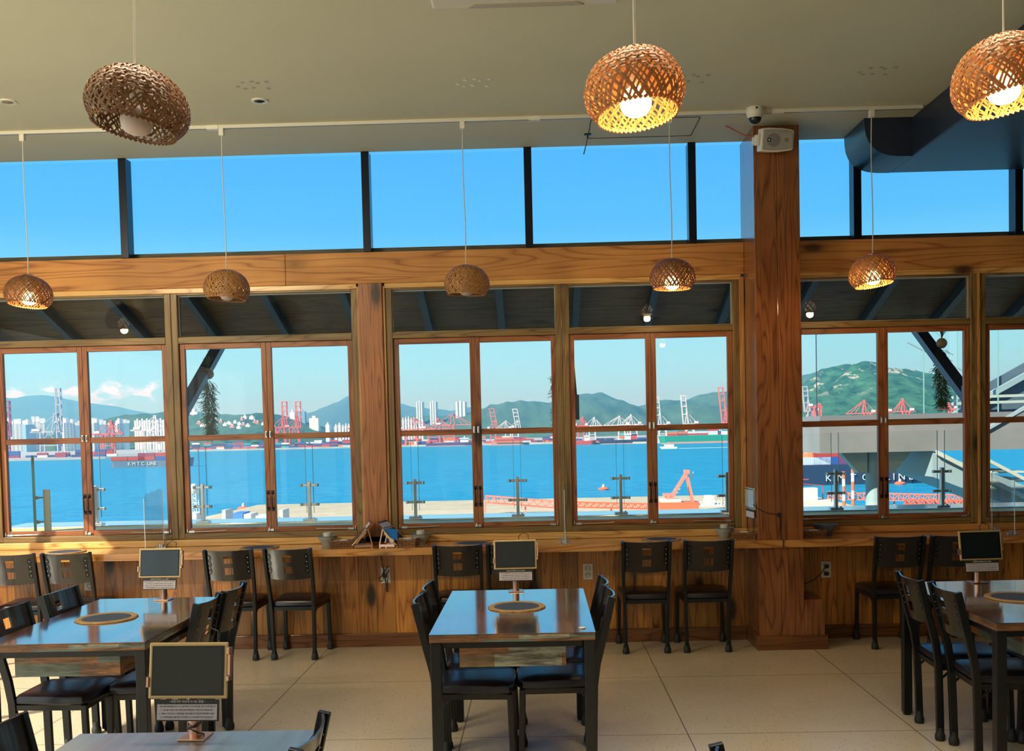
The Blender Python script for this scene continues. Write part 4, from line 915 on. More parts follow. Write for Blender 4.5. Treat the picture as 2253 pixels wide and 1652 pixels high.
def hill(name, label, prof, Y, depth, mt_, amp=2.0, step=4, rows=14, seed=0, group=None):
    xs_ = []; x = prof[0][0]
    while x <= prof[-1][0]: xs_.append(x); x += step
    def py(x):
        for (a, c), (d, e) in zip(prof, prof[1:]):
            if a <= x <= d:
                f = (x - a) / (d - a); f = f * f * (3 - 2 * f) * .5 + f * .5; return c + (e - c) * f
    g = MB(); rg = []
    for x in xs_:
        p = at(x, py(x), Y); h = p.z - (SEA - 2); col_ = []
        for r_ in range(rows + 1):
            f = r_ / rows; yy_ = Y - depth * (1 - f); z = SEA - 2 + h * (math.sin(f * PI / 2) ** .85)
            nz = noise.noise(Vector((p.x * .012 * 2000 / Y, yy_ * .01 * 2000 / Y, seed))) * amp * 3 + noise.noise(Vector((p.x * .06 * 2000 / Y, yy_ * .06 * 2000 / Y, seed))) * amp
            if f == 0: nz = 0
            col_.append((p.x * (yy_ / Y) ** .15, yy_, z + nz * min(1, f * 3) * (.35 if f == 1 else 1)))
        for r_ in range(1, 4): col_.append((p.x, Y + depth * .5 * r_ / 3, SEA - 2 + h * (1 - (r_ / 3) ** 1.5)))
        rg.append(col_)
    n = len(rg[0]); bidx = len(g.v)
    for r_ in rg: g.v += [Vector(p) for p in r_]
    for i in range(len(rg) - 1):
        for j_ in range(n): g.face(bidx + i * n + j_, bidx + i * n + (j_ + 1) % n, bidx + (i + 1) * n + (j_ + 1) % n, bidx + (i + 1) * n + j_)
    g.face(*[bidx + j_ for j_ in range(n)]); g.face(*[bidx + (len(rg) - 1) * n + j_ for j_ in range(n)])
    o = g.build(name, mt_, smooth=True); tag(o, label, 'hill', group); return o
F1 = foliage('forest_far', (.035, .07, .05), (.09, .15, .09), .004); F2 = foliage('forest_mid', (.03, .075, .035), (.10, .19, .09), .012); F3 = foliage('forest_near', (.003, .028, .016), (.085, .25, .11), .06, True)
hill('mountain', 'long blue hazy mountain behind the white towers at the far left', [(-260, 905), (-120, 880), (0, 882), (55, 884), (118, 871), (165, 880), (194, 886), (240, 894), (300, 903), (372, 911), (450, 925), (560, 945)], 8200, 2600, F1, 14, 8)
hill('mountain', 'blue hazy peak rising behind the middle post', [(600, 945), (690, 921), (720, 909), (760, 893), (778, 880), (822, 862), (870, 886), (915, 896), (960, 902), (1000, 908), (1040, 900), (1100, 925), (1180, 950)], 7400, 2300, F1, 12, 8, seed=3)
hill('hill', 'low wooded hill dotted with houses behind the second window', [(250, 950), (300, 924), (350, 912), (415, 909), (470, 911), (505, 910), (560, 913), (612, 914), (640, 918), (690, 931), (735, 948), (780, 966)], 2500, 700, F2, 5, 3, seed=7)
hill('hill', 'wide blue-green wooded ridge across the third and fourth windows', [(860, 935), (920, 921), (965, 917), (1000, 918), (1035, 912), (1060, 905), (1085, 895), (1125, 889), (1170, 887), (1215, 884), (1245, 876), (1268, 872), (1288, 870), (1330, 878), (1360, 886), (1388, 897), (1424, 890), (1448, 883), (1480, 880), (1502, 881), (1540, 868), (1575, 863), (1612, 866), (1660, 872), (1720, 850), (1765, 824), (1803, 816), (1860, 822), (1940, 850), (2040, 880)], 3600, 1200, F2, 7, 3, seed=11)
hill('hill', 'near green hill with pale rock outcrops right of the pillar', [(1700, 905), (1745, 868), (1780, 835), (1808, 812), (1838, 804), (1868, 814), (1895, 816), (1916, 820), (1945, 829), (1965, 840), (1990, 852), (2020, 858), (2062, 864), (2120, 867), (2200, 872), (2300, 880), (2420, 900)], 2300, 850, F3, 6, 3, rows=22, seed=15)

# ---------------------------------------------------------------- far quay, towers, cranes, containers
M_quay = mat('quay_concrete', (.42, .42, .38), .85, var=.15, vscale=.05)
QZ = -15.8
qp = [(-120, 1030), (230, 1050), (395, 1080), (400, 1480), (900, 1480), (1235, 1440), (1240, 1330), (1640, 1230), (1700, 1120), (2300, 1050)]
poly = [(at(px, 960, Y).x, Y) for px, Y in qp]; poly += [(poly[-1][0] * 3, 3200), (poly[0][0] * 3, 3200)]
tag(MB().prism(poly, SEA - 2, QZ, 'Z').build('container_quay', M_quay), 'long far quay carrying the container yards and cranes', 'quay')

mt, t, b = principled('tower_facade'); co = t.add('ShaderNodeTexCoord').outputs['Object']; sp = t.add('ShaderNodeSeparateXYZ'); t.l.new(co, sp.inputs[0])
fx = t.math('FRACT', t.math('DIVIDE', t.math('ADD', sp.outputs[0], sp.outputs[1]), 6.5)); fz = t.math('FRACT', t.math('DIVIDE', sp.outputs[2], 3.0))
win = t.math('MULTIPLY', t.math('GREATER_THAN', fx, .45), t.math('GREATER_THAN', fz, .4)); t.l.new(t.mix(win, (.78, .76, .68), (.30, .38, .45)), b.inputs['Base Color']); b.inputs['Roughness'].default_value = .6
M_fac = mt; M_blue = mat('tower_blue_glass', (.20, .36, .50), .3); M_wht = mat('white_concrete', (.82, .80, .74), .7)
rr = random.Random(11)
GTW = 'apartment towers on the far left shore'
tw = [(14, 930, 12), (30, 933, 14), (48, 932, 16), (62, 934, 14), (78, 928, 14), (92, 930, 12), (132, 926, 14), (146, 930, 12), (160, 932, 12), (172, 936, 8), (200, 931, 12), (212, 930, 12), (226, 934, 10), (246, 936, 12), (263, 932, 12), (278, 931, 10)]
for i, (px, py_, wpx) in enumerate(tw):
    Y = 1750 + rr.uniform(-60, 60); p = at(px, py_, Y); base_z = QZ; s_ = Y / F
    tt = thing('apartment_tower', 'slender white apartment tower with roof-top boxes in the far left skyline, number from the left described by place: ' + ('leftmost pair' if i < 2 else 'left of the tall grey crane' if i < 6 else 'just right of the tall grey crane' if i < 10 else 'behind the red crane'), 'building', (p.x, Y, base_z), R(rr.choice((-34, -28, 22))), GTW)
    tt['label'] = 'slender white apartment tower in the far left skyline, ' + ('left of the purple-red crane' if i < 2 else 'between the two tall cranes' if i < 6 else 'right of the tall grey crane' if i < 10 else 'behind the red crane')
    tt['group'] = GTW + (' a' if i < 2 else ' b' if i < 6 else ' c' if i < 10 else ' d')
    h = p.z - base_z; wm = wpx * s_
    MB().box(-wm * .55, wm * .55, -8, 8, 0, h).build('facade', M_fac if i % 3 else M_blue, tt)
    for kx in (-.3, .3): MB().box(wm * kx - 3, wm * kx + 3, -4, 4, h, h + rr.uniform(5, 10)).build('roof_box', M_wht, tt)
def block(px0, px1, py_, Y, label, mt_=None, depth=20, group=None, name='building', bz=QZ, slabs=0, cat='building'):
    a = at(px0, py_, Y); c = at(px1, py_, Y); tt = thing(name, label, cat, ((a.x + c.x) / 2, Y, bz), 0, group); hw = (c.x - a.x) / 2; h = a.z - bz
    MB().box(-hw, hw, 0, depth, 0, h).build('facade', mt_ or M_fac, tt)
    if slabs:
        for k in range(slabs): MB().box(-hw + 2 * hw * (k + .15) / slabs, -hw + 2 * hw * (k + .7) / slabs, -1.5, 0, 0, h + (3 if k % 2 else 0)).build('pier', M_wht, tt)
    elif name != 'pier_hut': MB().box(-hw * .4, hw * .3, depth * .2, depth * .7, h, h + .06 * h + 2).build('roof_box', M_wht, tt)
    return tt
block(295, 332, 925, 1700, 'wide white apartment slab behind the pale crane, left half', slabs=7); block(334, 368, 924, 1700, 'wide white apartment slab behind the pale crane, right half', slabs=6)
for a, c, lab in ((915, 930, 'left'), (945, 960, 'middle'), (1001, 1025, 'right and widest')):
    tt = block(a, c, 884, 3000, 'tall clustered blue tower on the skyline, %s of the three' % lab, M_blue, 40, 'three tall tower clusters', 'skyscraper', SEA, 3)
block(637, 648, 907, 2450, 'white tower on the low hill right of the twin red cranes', M_wht, 20); block(651, 670, 905, 2450, 'blue-glazed block on the low hill right of the twin red cranes', M_blue, 20)
block(680, 700, 920, 2300, 'pale office block below the blue peak', M_wht, 20); block(716, 724, 934, 2000, 'small white house group on the slope below the blue peak', M_wht, 14)
for k, (a, c, h_) in enumerate(((735, 741, 938), (743, 749, 935), (751, 756, 939), (758, 762, 936), (764, 768, 937), (770, 774, 935), (776, 780, 934))): block(a, c, h_, 1900, 'one of the thin white apartment slabs beside the middle post', None, 14, 'thin white slabs beside the middle post')
block(415, 434, 906, 2350, 'white building on the crest at the left of the low hill', M_wht, 25)
for k in range(8):
    a = 884 + k * 6; block(a, a + 4.2, 923 - (k % 3), 2100, 'one of the pale slabs behind the red cranes right of the middle post', None, 14, 'pale slabs right of the middle post')
hs = [(432, 928), (440, 934), (470, 921), (482, 924), (490, 932), (497, 929), (505, 936), (513, 926), (522, 930), (528, 919), (535, 915), (548, 916), (556, 925), (540, 934), (520, 938), (562, 927), (575, 930), (585, 916), (456, 931), (448, 936), (468, 935), (531, 931)]
for k, (a, c) in enumerate(hs): block(a, a + rr.uniform(6, 11), c, 2000 + (c - 915) * -8, 'small pale house among the trees of the low hill', M_wht if k % 3 else mat('roof_red_%d' % k, (.5, .22, .15), .7), 10, 'houses on the low hill', 'house', at(a, c + 7, 2000).z)

C_red, C_pink, C_white, C_grey, C_mar = (.80, .10, .06), (.72, .16, .13), (.68, .60, .58), (.42, .42, .46), (.40, .05, .12)
CM = {}
def cmat(c):
    if c not in CM: CM[c] = mat('crane_paint_%d' % len(CM), c, .5)
    return CM[c]
def crane(px, Y, gauge, hg, htop, col, label, up=True, side=1, lean=0, reach=0, group='ship-to-shore cranes on the far quay', legs=True):
    """ship-to-shore gantry. sizes in photo pixels at distance Y: gauge, girder height, top height, boom reach"""
    s_ = Y / F; p = at(px, 960, Y); zb = QZ; hor = at(px, 960, Y); c = cmat(col)
    def zz(py): return at(px, py, Y).z - zb
    G = gauge * s_; H = zz(hg); TP = zz(htop); t_ = max(.9, 1.0 * s_); d = G * .5
    tt = thing('gantry_crane', label, 'crane', (p.x, Y, zb), 0, group)
    for sx_ in (-1, 1):
        for sy in (-1, 1): MB().bar((sx_ * G / 2, sy * d / 2, 0), (sx_ * G * .46, sy * d / 2, H), t_ * 1.5).build('leg', c, tt)
    g = MB()
    for sx_ in (-1, 1): g.bar((sx_ * G / 2, -d / 2, H * .45), (sx_ * G / 2, d / 2, H * .45), t_)
    for sy in (-1, 1): g.bar((-G / 2, sy * d / 2, H * .45), (G / 2, sy * d / 2, H * .45), t_); g.bar((-G / 2, sy * d / 2, H * .45), (0, sy * d / 2, H * .98), t_ * .6); g.bar((G / 2, sy * d / 2, H * .45), (0, sy * d / 2, H * .98), t_ * .6)
    g.build('portal_beam', c, tt)
    L = G * .75 + reach * s_ * .2
    MB().cbox((-side * L * .35, 0, H), (G + L, t_ * 3, t_ * 1.8)).build('girder', c, tt)
    MB().cbox((-side * (G * .5 + L * .4), 0, H + t_ * 2.6), (G * .45, t_ * 5, t_ * 3.2)).build('machinery_house', cmat(C_white), tt)
    ax = side * G * .35; AT = H + (TP - H) * (.42 if up else 1)
    g = MB()
    for sy in (-1, 1):
        g.bar((ax - G * .22, sy * d * .3, H), (ax - G * .05, sy * d * .25, AT), t_); g.bar((ax + G * .22, sy * d * .3, H), (ax + G * .05, sy * d * .25, AT), t_)
    g.cbox((ax, 0, AT), (G * .2, d * .6, t_ * 1.2)); g.cbox((ax, 0, (H + AT) / 2), (G * .3, d * .6, t_ * .8)); g.build('apex_frame', c, tt)
    g = MB()
    g.bar((ax, 0, AT), (-side * (G * .5 + L * .7), 0, H), t_ * .6); g.bar((ax, 0, AT), (-side * G * .3, 0, H), t_ * .6)
    if up:
        wb = 5.0 * s_; b0 = side * G * .5
        bm = MB()
        for e in (-1, 1): bm.bar((b0 + e * wb, -wb * .6, H), (b0 + e * wb + lean * s_, -wb * .6, TP), t_ * 1.1); bm.bar((b0 + e * wb, wb * .6, H), (b0 + e * wb + lean * s_, wb * .6, TP), t_ * 1.1)
        for k in range(5):
            f = (0, .35, .62, .82, 1)[k]; z = H + (TP - H) * f; bm.cbox((b0 + lean * s_ * f, 0, z), (wb * 2.4, wb * 1.4, t_ * 1.2))
        bm.build('raised_boom', c, tt); g.bar((ax, 0, AT), (b0 + lean * s_ * .6, 0, H + (TP - H) * .7), t_ * .5)
    else:
        RL = reach * s_; b0 = side * G * .4
        bm = MB(); bm.bar((b0, -t_ * 2, H), (b0 + side * RL, -t_ * 2, H), t_ * 1.3); bm.bar((b0, t_ * 2, H), (b0 + side * RL, t_ * 2, H), t_ * 1.3)
        for k in range(8): bm.cbox((b0 + side * RL * k / 7, 0, H), (t_, t_ * 4.5, t_))
        bm.build('lowered_boom', c, tt)
        for f in (.5, .78, 1): g.bar((ax, 0, AT), (b0 + side * RL * f, 0, H), t_ * .7)
    g.build('stay', c, tt); return tt
crane(8, 1120, 22, 960, 883, C_mar, 'dark red crane with raised boom at the left photo edge')
crane(112, 1130, 40, 950, 855, C_grey, 'tallest grey crane with raised boom in the left window', side=1)
crane(237, 1140, 26, 955, 926, C_red, 'squat red crane in front of the towers, first window', up=False, reach=24)
crane(332, 1180, 34, 946, 915, C_white, 'pale pinkish crane in front of the white slabs', up=False, reach=34)
crane(618, 1530, 20, 940, 884, C_red, 'left one of the twin red cranes with raised booms')
crane(648, 1530, 20, 940, 884, C_red, 'right one of the twin red cranes with raised booms')
crane(782, 1520, 16, 942, 932, C_pink, 'small red crane at the left edge of the middle post', up=False, reach=6)
crane(905, 1500, 26, 945, 920, C_pink, 'pink-red crane with lowered boom, left one right of the middle post', up=False, reach=40)
crane(955, 1500, 26, 943, 921, C_pink, 'pink-red crane with lowered boom, middle one right of the middle post', up=False, reach=36)
crane(988, 1480, 24, 935, 910, C_pink, 'pink-red crane with the longest lowered boom, third right of the middle post', up=False, reach=44)
crane(1085, 1460, 12, 944, 899, C_pink, 'red crane with tilted raised boom in the right half of the third window', lean=-8)
crane(1118, 1500, 12, 942, 925, C_white, 'low pale crane between the two tilted ones in the third window', up=False, side=-1, reach=22)
crane(1134, 1470, 14, 943, 900, C_white, 'pale crane with tilted raised boom in the third window', lean=-7)
crane(1278, 1400, 13, 937, 917, C_red, 'small red crane at the left of the fourth window', up=False, reach=12)
crane(1303, 1400, 14, 937, 918, C_white, 'white crane second from the left in the fourth window', up=False, reach=16)
crane(1368, 1380, 14, 935, 915, C_white, 'white crane with lowered boom left of the centre stile, fourth window', up=False, side=-1, reach=34)
crane(1394, 1380, 15, 934, 912, C_white, 'white crane nearest the centre stile of the fourth window', up=False, side=-1, reach=24)
crane(1458, 1290, 16, 934, 874, C_white, 'tall white crane with raised boom right of the centre stile', side=-1, lean=-5)
crane(1518, 1290, 18, 933, 870, C_white, 'tall white crane with raised boom in the middle of the last pane before the pillar', side=-1, lean=-5)
crane(1604, 1270, 20, 930, 852, C_pink, 'tallest pink-white crane beside the pillar', side=-1, lean=-7)
crane(1786, 1180, 20, 905, 850, C_grey, 'grey crane with raised loop boom just right of the pillar', side=-1, lean=-5)
crane(1798, 1170, 16, 895, 888, C_pink, 'low pink crane before the grey one right of the pillar', up=False, reach=6)
crane(1907, 1150, 15, 909, 880, C_pink, 'pink crane with lowered boom reaching left, below the rocky hill', up=False, side=-1, reach=38)
crane(1945, 1150, 15, 907, 878, C_red, 'red crane right of the window stile below the rocky hill', up=False, side=-1, reach=12)
crane(1992, 1150, 16, 905, 877, C_pink, 'pink crane with white house, right one below the rocky hill', up=False, side=-1, reach=22)
crane(2092, 1200, 12, 900, 886, C_pink, 'distant crane half hidden beside the hanging plant', up=False, side=-1, reach=20)

# containers: twelve metres long, stacked along the quay
CC = {'red': (.55, .06, .05), 'blue': (.03, .10, .34), 'white': (.66, .68, .70), 'maroon': (.30, .05, .10), 'orange': (.70, .20, .06), 'teal': (.05, .38, .38), 'navy': (.03, .05, .16)}
CB = {}
for nm, c in CC.items():
    mt, t, b = principled('container_' + nm); co = t.add('ShaderNodeTexCoord').outputs['Object']; sp = t.add('ShaderNodeSeparateXYZ'); t.l.new(co, sp.inputs[0])
    t.l.new(t.mix(t.math('GREATER_THAN', t.math('FRACT', t.math('MULTIPLY', sp.outputs[0], 1.6)), .5), c, tuple(x * .75 for x in c)), b.inputs['Base Color']); b.inputs['Roughness'].default_value = .5
    o = MB().box(-6.05, 6.05, -1.22, 1.22, 0, 2.55).build('shipping_container', mt); CB[nm] = o
used_c = set(); NC = 0
def container(nm, x, y, z, zone, rz=0):
    global NC
    o = CB[nm] if nm not in used_c else CB[nm].copy()
    if nm in used_c: COL.objects.link(o)
    used_c.add(nm); o.location = (x, y, z); o.rotation_euler = (0, 0, rz); NC += 1
    tag(o, '%s shipping container in the stacks %s' % (nm, zone), 'container', '%s containers %s' % (nm, zone))
names = list(CC)
def yard(px0, px1, Y, rows, zone, wts, base=QZ + .02, gap=.2):
    x = at(px0, 960, Y).x; xe = at(px1, 960, Y).x
    while x < xe:
        h = rr.choice(rows)
        for k in range(h):
            if k and rr.random() < gap: break
            container(rr.choices(names, wts)[0], x + 6, Y + rr.uniform(-1.0, 1.0), base + k * 2.58, zone)
        x += 12.6 + (rr.random() < .15) * 6
ZL = 'behind the first window'
yard(-5, 235, 1090, (2, 3, 3), ZL, (3, 5, 1, 3, 0, 1, 5)); 
yard(405, 790, 1500, (3, 3, 4), 'behind the second window', (6, 4, 2, 3, 2, 1, 3))
yard(875, 1230, 1500, (1, 2, 2), 'behind the third window', (7, 2, 3, 3, 3, 0, 2))
yard(1262, 1425, 1345, (2, 3, 4), 'behind the fourth window', (5, 3, 3, 1, 5, 2, 3))
yard(405, 790, 1540, (3, 4), 'in the rear row behind the second window', (4, 4, 3, 3, 1, 1, 5), gap=.1)
yard(120, 237, 1064, (2, 3), 'in the front row behind the first window', (3, 5, 1, 3, 0, 1, 5))
yard(875, 1230, 1530, (3, 4), 'in the rear row behind the third window', (6, 3, 4, 2, 3, 1, 3), gap=.2)

# ---------------------------------------------------------------- ships
def ship(px0, px1, Y, deck_py, hullc, label, bow=-1, boot=None, bridge=None, cont=(), beam=.16, zb=SEA):
    a, c = at(px0, 960, Y).x, at(px1, 960, Y).x; L = c - a; zd = at((px0 + px1) / 2, deck_py, Y).z; B = max(10, L * beam); ym = Y + B / 2
    tt = thing('cargo_ship', label, 'ship', ((a + c) / 2, ym, zb)); H = zd - zb
    out = []
    for k in range(25):
        f = k / 24; wv = min(1, (f / .22)) ** .6 if f < .22 else min(1, ((1 - f) / .08) + .6)
        out.append((-L / 2 + L * f, B / 2 * wv if f else 0))
    rg = []
    for s_, z in ((.94, -1), (.965, 0), (.985, H * .6), (1.0, H + (0))): rg.append([(x * s_ * -bow * -1 if bow < 0 else -x * s_, y_ * s_ * e, z + (H * .28 * max(0, 1 - (x + L / 2) / (L * .14)) if z == H else 0)) for e, seq in ((1, out), (-1, out[::-1])) for x, y_ in seq])
    g = MB(); g.loft(rg); g.build('hull', hullc, tt)
    if boot: 
        rg2 = [[(p[0] * 1.002, p[1] * 1.01, z) for p in rg[1]] for z in (-.5, H * .22)]; MB().loft(rg2).build('boot_topping', boot, tt)
    if bridge:
        bx = at(bridge[0], 960, Y).x - (a + c) / 2; bw = (bridge[1] - bridge[0]) * Y / F; hb = (bridge[2]) * Y / F
        MB().box(bx, bx + bw, -B * .35, B * .35, H, H + hb).build('deckhouse', M_wht, tt); MB().box(bx - bw * .1, bx + bw * 1.1, -B * .45, B * .45, H + hb * .78, H + hb * .95).build('bridge', M_wht, tt)
        MB().bar((bx + bw / 2, 0, H + hb), (bx + bw / 2, 0, H + hb * 1.4), bw * .12).build('mast', M_pwhite, tt)
    return tt, ((a + c) / 2, ym, H, L, B)
h_navy = mat('hull_navy', (.02, .035, .08), .5); h_green = mat('hull_green', (.02, .30, .20), .5); h_blk = mat('hull_dark_blue', (.025, .05, .10), .5); h_grey = mat('hull_blue_grey', (.10, .17, .24), .55); h_red = mat('hull_red', (.55, .07, .06), .5); h_pur = mat('hull_purple', (.10, .06, .16), .5); h_boot = mat('pinkish_boot', (.60, .30, .26), .6)
def deckload(px0, px1, Y, zdeck, y, levels, zone, wts):
    x = at(px0, 960, Y).x; xe = at(px1, 960, Y).x
    while x < xe:
        for k in range(rr.choice(levels)): container(rr.choices(names, wts)[0], x + 6, y, zdeck + .05 + k * 2.58, zone)
        x += 12.5
sh, (sx0, sy0, H_, L_, B_) = ship(238, 420, 700, 1012, h_grey, 'grey-blue container ship lettered along its side, in the first window', 1)
write('hull_lettering', 'K M T C  LINE', 3.4, Matrix.Translation((-6, -B_ / 2 - .35, H_ * .50)) @ UPR, M_pwhite, sh, .05)
deckload(242, 300, 700, SEA + H_, sy0 - 4, (1, 1, 2), 'on the lettered ship in the first window', (8, 0, 0, 1, 0, 0, 0)); deckload(302, 415, 700, SEA + H_, sy0 - 4, (1, 1, 2), 'on the lettered ship in the first window', (5, 3, 0, 3, 0, 0, 0))
ship(935, 1045, 1440, 974, h_pur, 'dark purple ship moored in the left half of the third window', 1, h_boot, (1012, 1030, 10))
s2, (sx0, sy0, H_, L_, B_) = ship(1075, 1165, 1405, 974, h_boot, 'pinkish ship moored below the tilted cranes, third window', 1)
deckload(1092, 1150, 1405, SEA + H_, sy0 - 5, (2, 3), 'on the pinkish ship in the third window', (6, 0, 1, 1, 6, 0, 0))
ship(1318, 1432, 1290, 968, h_navy, 'dark blue ship moored in the left half of the fourth window', -1, h_boot, (1376, 1388, 14))
ship(1262, 1312, 1300, 970, h_red, 'small red-hulled ship at the left of the fourth window', 1, None, (1286, 1296, 12))
s3_, (sx0, sy0, H_, L_, B_) = ship(1452, 1690, 1215, 957, h_green, 'long green container ship in the last pane before the pillar', -1, h_boot, (1588, 1612, 16))
deckload(1470, 1586, 1215, SEA + H_, sy0 - 6, (2, 2, 3), 'on the green ship', (5, 2, 2, 4, 4, 1, 3))
s4, (sx0, sy0, H_, L_, B_) = ship(1640, 2095, 322, 1022, h_blk, 'large dark container ship lettered in white behind the stair column', 1)
write('hull_lettering', 'K  M  T  C      L I N E', 3.2, Matrix.Translation((6.5, -B_ / 2 - .3, H_ * .34)) @ UPR, M_pwhite, s4, .05)
g = MB(); g.box(L_ / 2 - 12, L_ / 2 - 9, -2, 2, H_, H_ + 3); g.bar((L_ / 2 - 8, 0, H_), (L_ / 2 - 8, 0, H_ + 9), .5); g.bar((L_ / 2 - 9.5, 0, H_ + 6), (L_ / 2 - 6.5, 0, H_ + 6), .3); g.build('foremast', M_pwhite, s4)
g = MB(); g.box(-L_ / 2 + 20.6, -L_ / 2 + 27.5, -4, 4, H_, H_ + 3.6); g.loft([[(-L_ / 2 + 21, -3, H_ + 3.6), (-L_ / 2 + 26.5, -3, H_ + 3.6), (-L_ / 2 + 26.5, 3, H_ + 3.6), (-L_ / 2 + 21, 3, H_ + 3.6)], [(-L_ / 2 + 22, -2, H_ + 6.6), (-L_ / 2 + 27.5, -2, H_ + 5.8), (-L_ / 2 + 27.5, 2, H_ + 5.8), (-L_ / 2 + 22, 2, H_ + 6.6)]]); g.build('orange_funnel_house', mat('orange_funnel', (.85, .25, .10), .5), s4)
def ctext(px, nm, lev, word=None):
    container(nm, at(px, 960, 322).x, sy0 - 3.2, SEA + H_ + .05 + 2.58 * lev, 'on the large dark ship by the stair'); o = [c for c in COL.objects if c.name.startswith('shipping_container')][-1]
    return o
for px, nm, lev in ((1832, 'blue', 0), (1832, 'red', 1), (1886, 'maroon', 0), (1790, 'white', 0), (1950, 'blue', 0), (2012, 'blue', 0), (2012, 'navy', 1), (1950, 'navy', 1)): ctext(px, nm, lev)
# the ferry with its white wake
tt = thing('ferry', 'small white ferry crossing the harbour in front of the green ship', 'boat', (at(1471, 985, 930).x, 930, SEA))
g = MB(); g.loft([[(-7, -2, 0), (8, -2, 0), (8, 2, 0), (-7, 2, 0)], [(-9, -2.2, 2.2), (8, -2.2, 1.8), (8, 2.2, 1.8), (-9, 2.2, 2.2)]]); g.build('hull', M_wht, tt)
MB().box(-4, 5, -1.6, 1.6, 1.9, 4.2).build('cabin', M_wht, tt); MB().bar((0, 0, 4.2), (0, 0, 6.2), .3).build('mast', M_pwhite, tt)
g = MB(); pts = [at(1484 + k * 14, 985.5 - k * .28, 1).normalized() for k in range(13)]
a = at(1482, 985, 930).x; c = at(1690, 985, 930).x
g.loft([[(a, 929, SEA), (a, 931.5, SEA), (a, 931.5, SEA + .25), (a, 929, SEA + .25)], [(c, 937, SEA), (c, 941, SEA), (c, 941, SEA + .15), (c, 937, SEA + .15)]])
tag(g.build('wake', mat('foam', (.85, .90, .92), .8)), 'white foam line trailing behind the ferry', 'wake')

# ---------------------------------------------------------------- near pier with the red crane boats
NQ = -16.6
M_pier = mat('pale_pier', (.56, .44, .27), .85, var=.12, vscale=.2)
xl = at(520, 1115, 262).x
tag(MB().prism([(xl, 150), (70, 150), (70, 262), (xl + 6, 262)], SEA - 1, NQ, 'Z').build('pier', M_pier), 'pale sandy concrete pier just below the terrace', 'pier')
M_or = mat('orange_red_paint', (.85, .16, .07), .5); M_pk = mat('salmon_paint', (.85, .25, .18), .5); M_yel = mat('yellow_paint', (.85, .55, .08), .5)
def lattice(pa, pb, Y, th, label, mt_, n=22, name='crane_boom', base=True):
    A, B_ = at(*pa, Y), at(*pb, Y); th = th * Y / F; tt = thing(name, label, 'crane boom', A)
    D = B_ - A; L = D.length; M = D.to_track_quat('X', 'Z').to_matrix().to_4x4(); w_ = .16
    g = MB()
    for y_ in (-th / 2, th / 2):
        for z in (-th / 2, th / 2): g.bar((0, y_, z), (L, y_, z), w_ * 1.6)
    g.xf(M); g.build('chord', mt_, tt)
    g = MB()
    for k in range(n):
        x0_, x1_ = L * k / n, L * (k + 1) / n
        for y_ in (-th / 2, th / 2): g.bar((x0_, y_, -th / 2 if k % 2 else th / 2), (x1_, y_, th / 2 if k % 2 else -th / 2), w_)
        g.bar((x0_, -th / 2, th / 2), (x0_, th / 2, th / 2), w_); g.bar((x0_, -th / 2, -th / 2), (x0_, -th / 2, th / 2), w_)
    g.xf(M); g.build('lacing', mt_, tt)
    g = MB(); nn = max(2, int(L / 14))
    for k in range(nn + 1):
        p = M @ Vector((L * k / nn, 0, -th / 2)); g.bar(p, (p.x, p.y, NQ - A.z), .35)
    g.build('trestle', mt_, tt); return tt
lattice((1068, 1098), (1245, 1112), 216, 15, 'long salmon lattice boom lying on the pier, third window', M_pk, 20)
lattice((1262, 1110), (1428, 1114), 214, 11, 'low orange lattice boom lying on the pier, fourth window', M_or, 22)
lattice((1820, 1090), (2262, 1099), 214, 14, 'long salmon lattice boom across the windows right of the pillar', M_pk, 40)
lattice((1990, 1104), (2262, 1106), 208, 9, 'low orange lattice boom in front, right of the stair column', M_or, 26)
tt = thing('floating_crane', 'orange-red A-frame crane boat beside the pier in the last pane before the pillar', 'crane boat', at(1492, 1123, 212)); s_ = 212 / F
g = MB(); g.box(-4.2, 4.2, -2, 2, .0, 1.9); g.build('hull', M_or, tt)
MB().box(-3.8, .5, -1.5, 1.5, 1.9, 2.6).build('deckhouse', M_pwhite, tt)
P = lambda px, py: Vector(((px - 1492) * s_, 0, -(py - 1123) * s_))
g = MB()
for y_ in (-.9, .9):
    g.bar(P(1470, 1105) + Vector((0, y_, 0)), P(1512, 1040) + Vector((0, y_, 0)), .5); g.bar(P(1524, 1105) + Vector((0, y_, 0)), P(1513, 1050) + Vector((0, y_, 0)), .5)
    g.bar(P(1478, 1088) + Vector((0, y_, 0)), P(1490, 1078) + Vector((0, y_, 0)), .4); g.bar(P(1460, 1088) + Vector((0, y_, 0)), P(1486, 1088) + Vector((0, y_, 0)), .6); g.bar(P(1462, 1088) + Vector((0, y_, 0)), P(1476, 1105) + Vector((0, y_, 0)), .4)
g.cbox(P(1512, 1038), (1.0, 2.4, .8)); g.build('a_frame', M_pk, tt)
g = MB()
for py_ in (1042, 1047, 1052): g.bar(P(1510, py_), P(1526, py_), .14)
for px in (1511, 1518, 1526): g.bar(P(px, 1038), P(px, 1053), .14)
for py_ in (1076, 1084): g.bar(P(1484, py_), P(1498, py_), .14)
g.build('platform_rail', M_pwhite, tt)
g = MB(); rr2 = random.Random(2)
for k in range(9): g.bar(P(1530 + k * 8, 1112), P(1534 + k * 8, 1100 + rr2.uniform(-4, 4)), .3)
g.bar(P(1530, 1104), P(1600, 1106), .2); g.build('deck_gear', M_pwhite, tt)
block(1545, 1590, 1112, 225, 'white and yellow shed on the pier beside the crane boat', M_pwhite, 8, None, 'pier_shed', NQ)
block(1764, 1812, 1108, 215, 'white cabin on the pier at the right foot of the pillar', M_pwhite, 8, None, 'pier_shed', NQ)
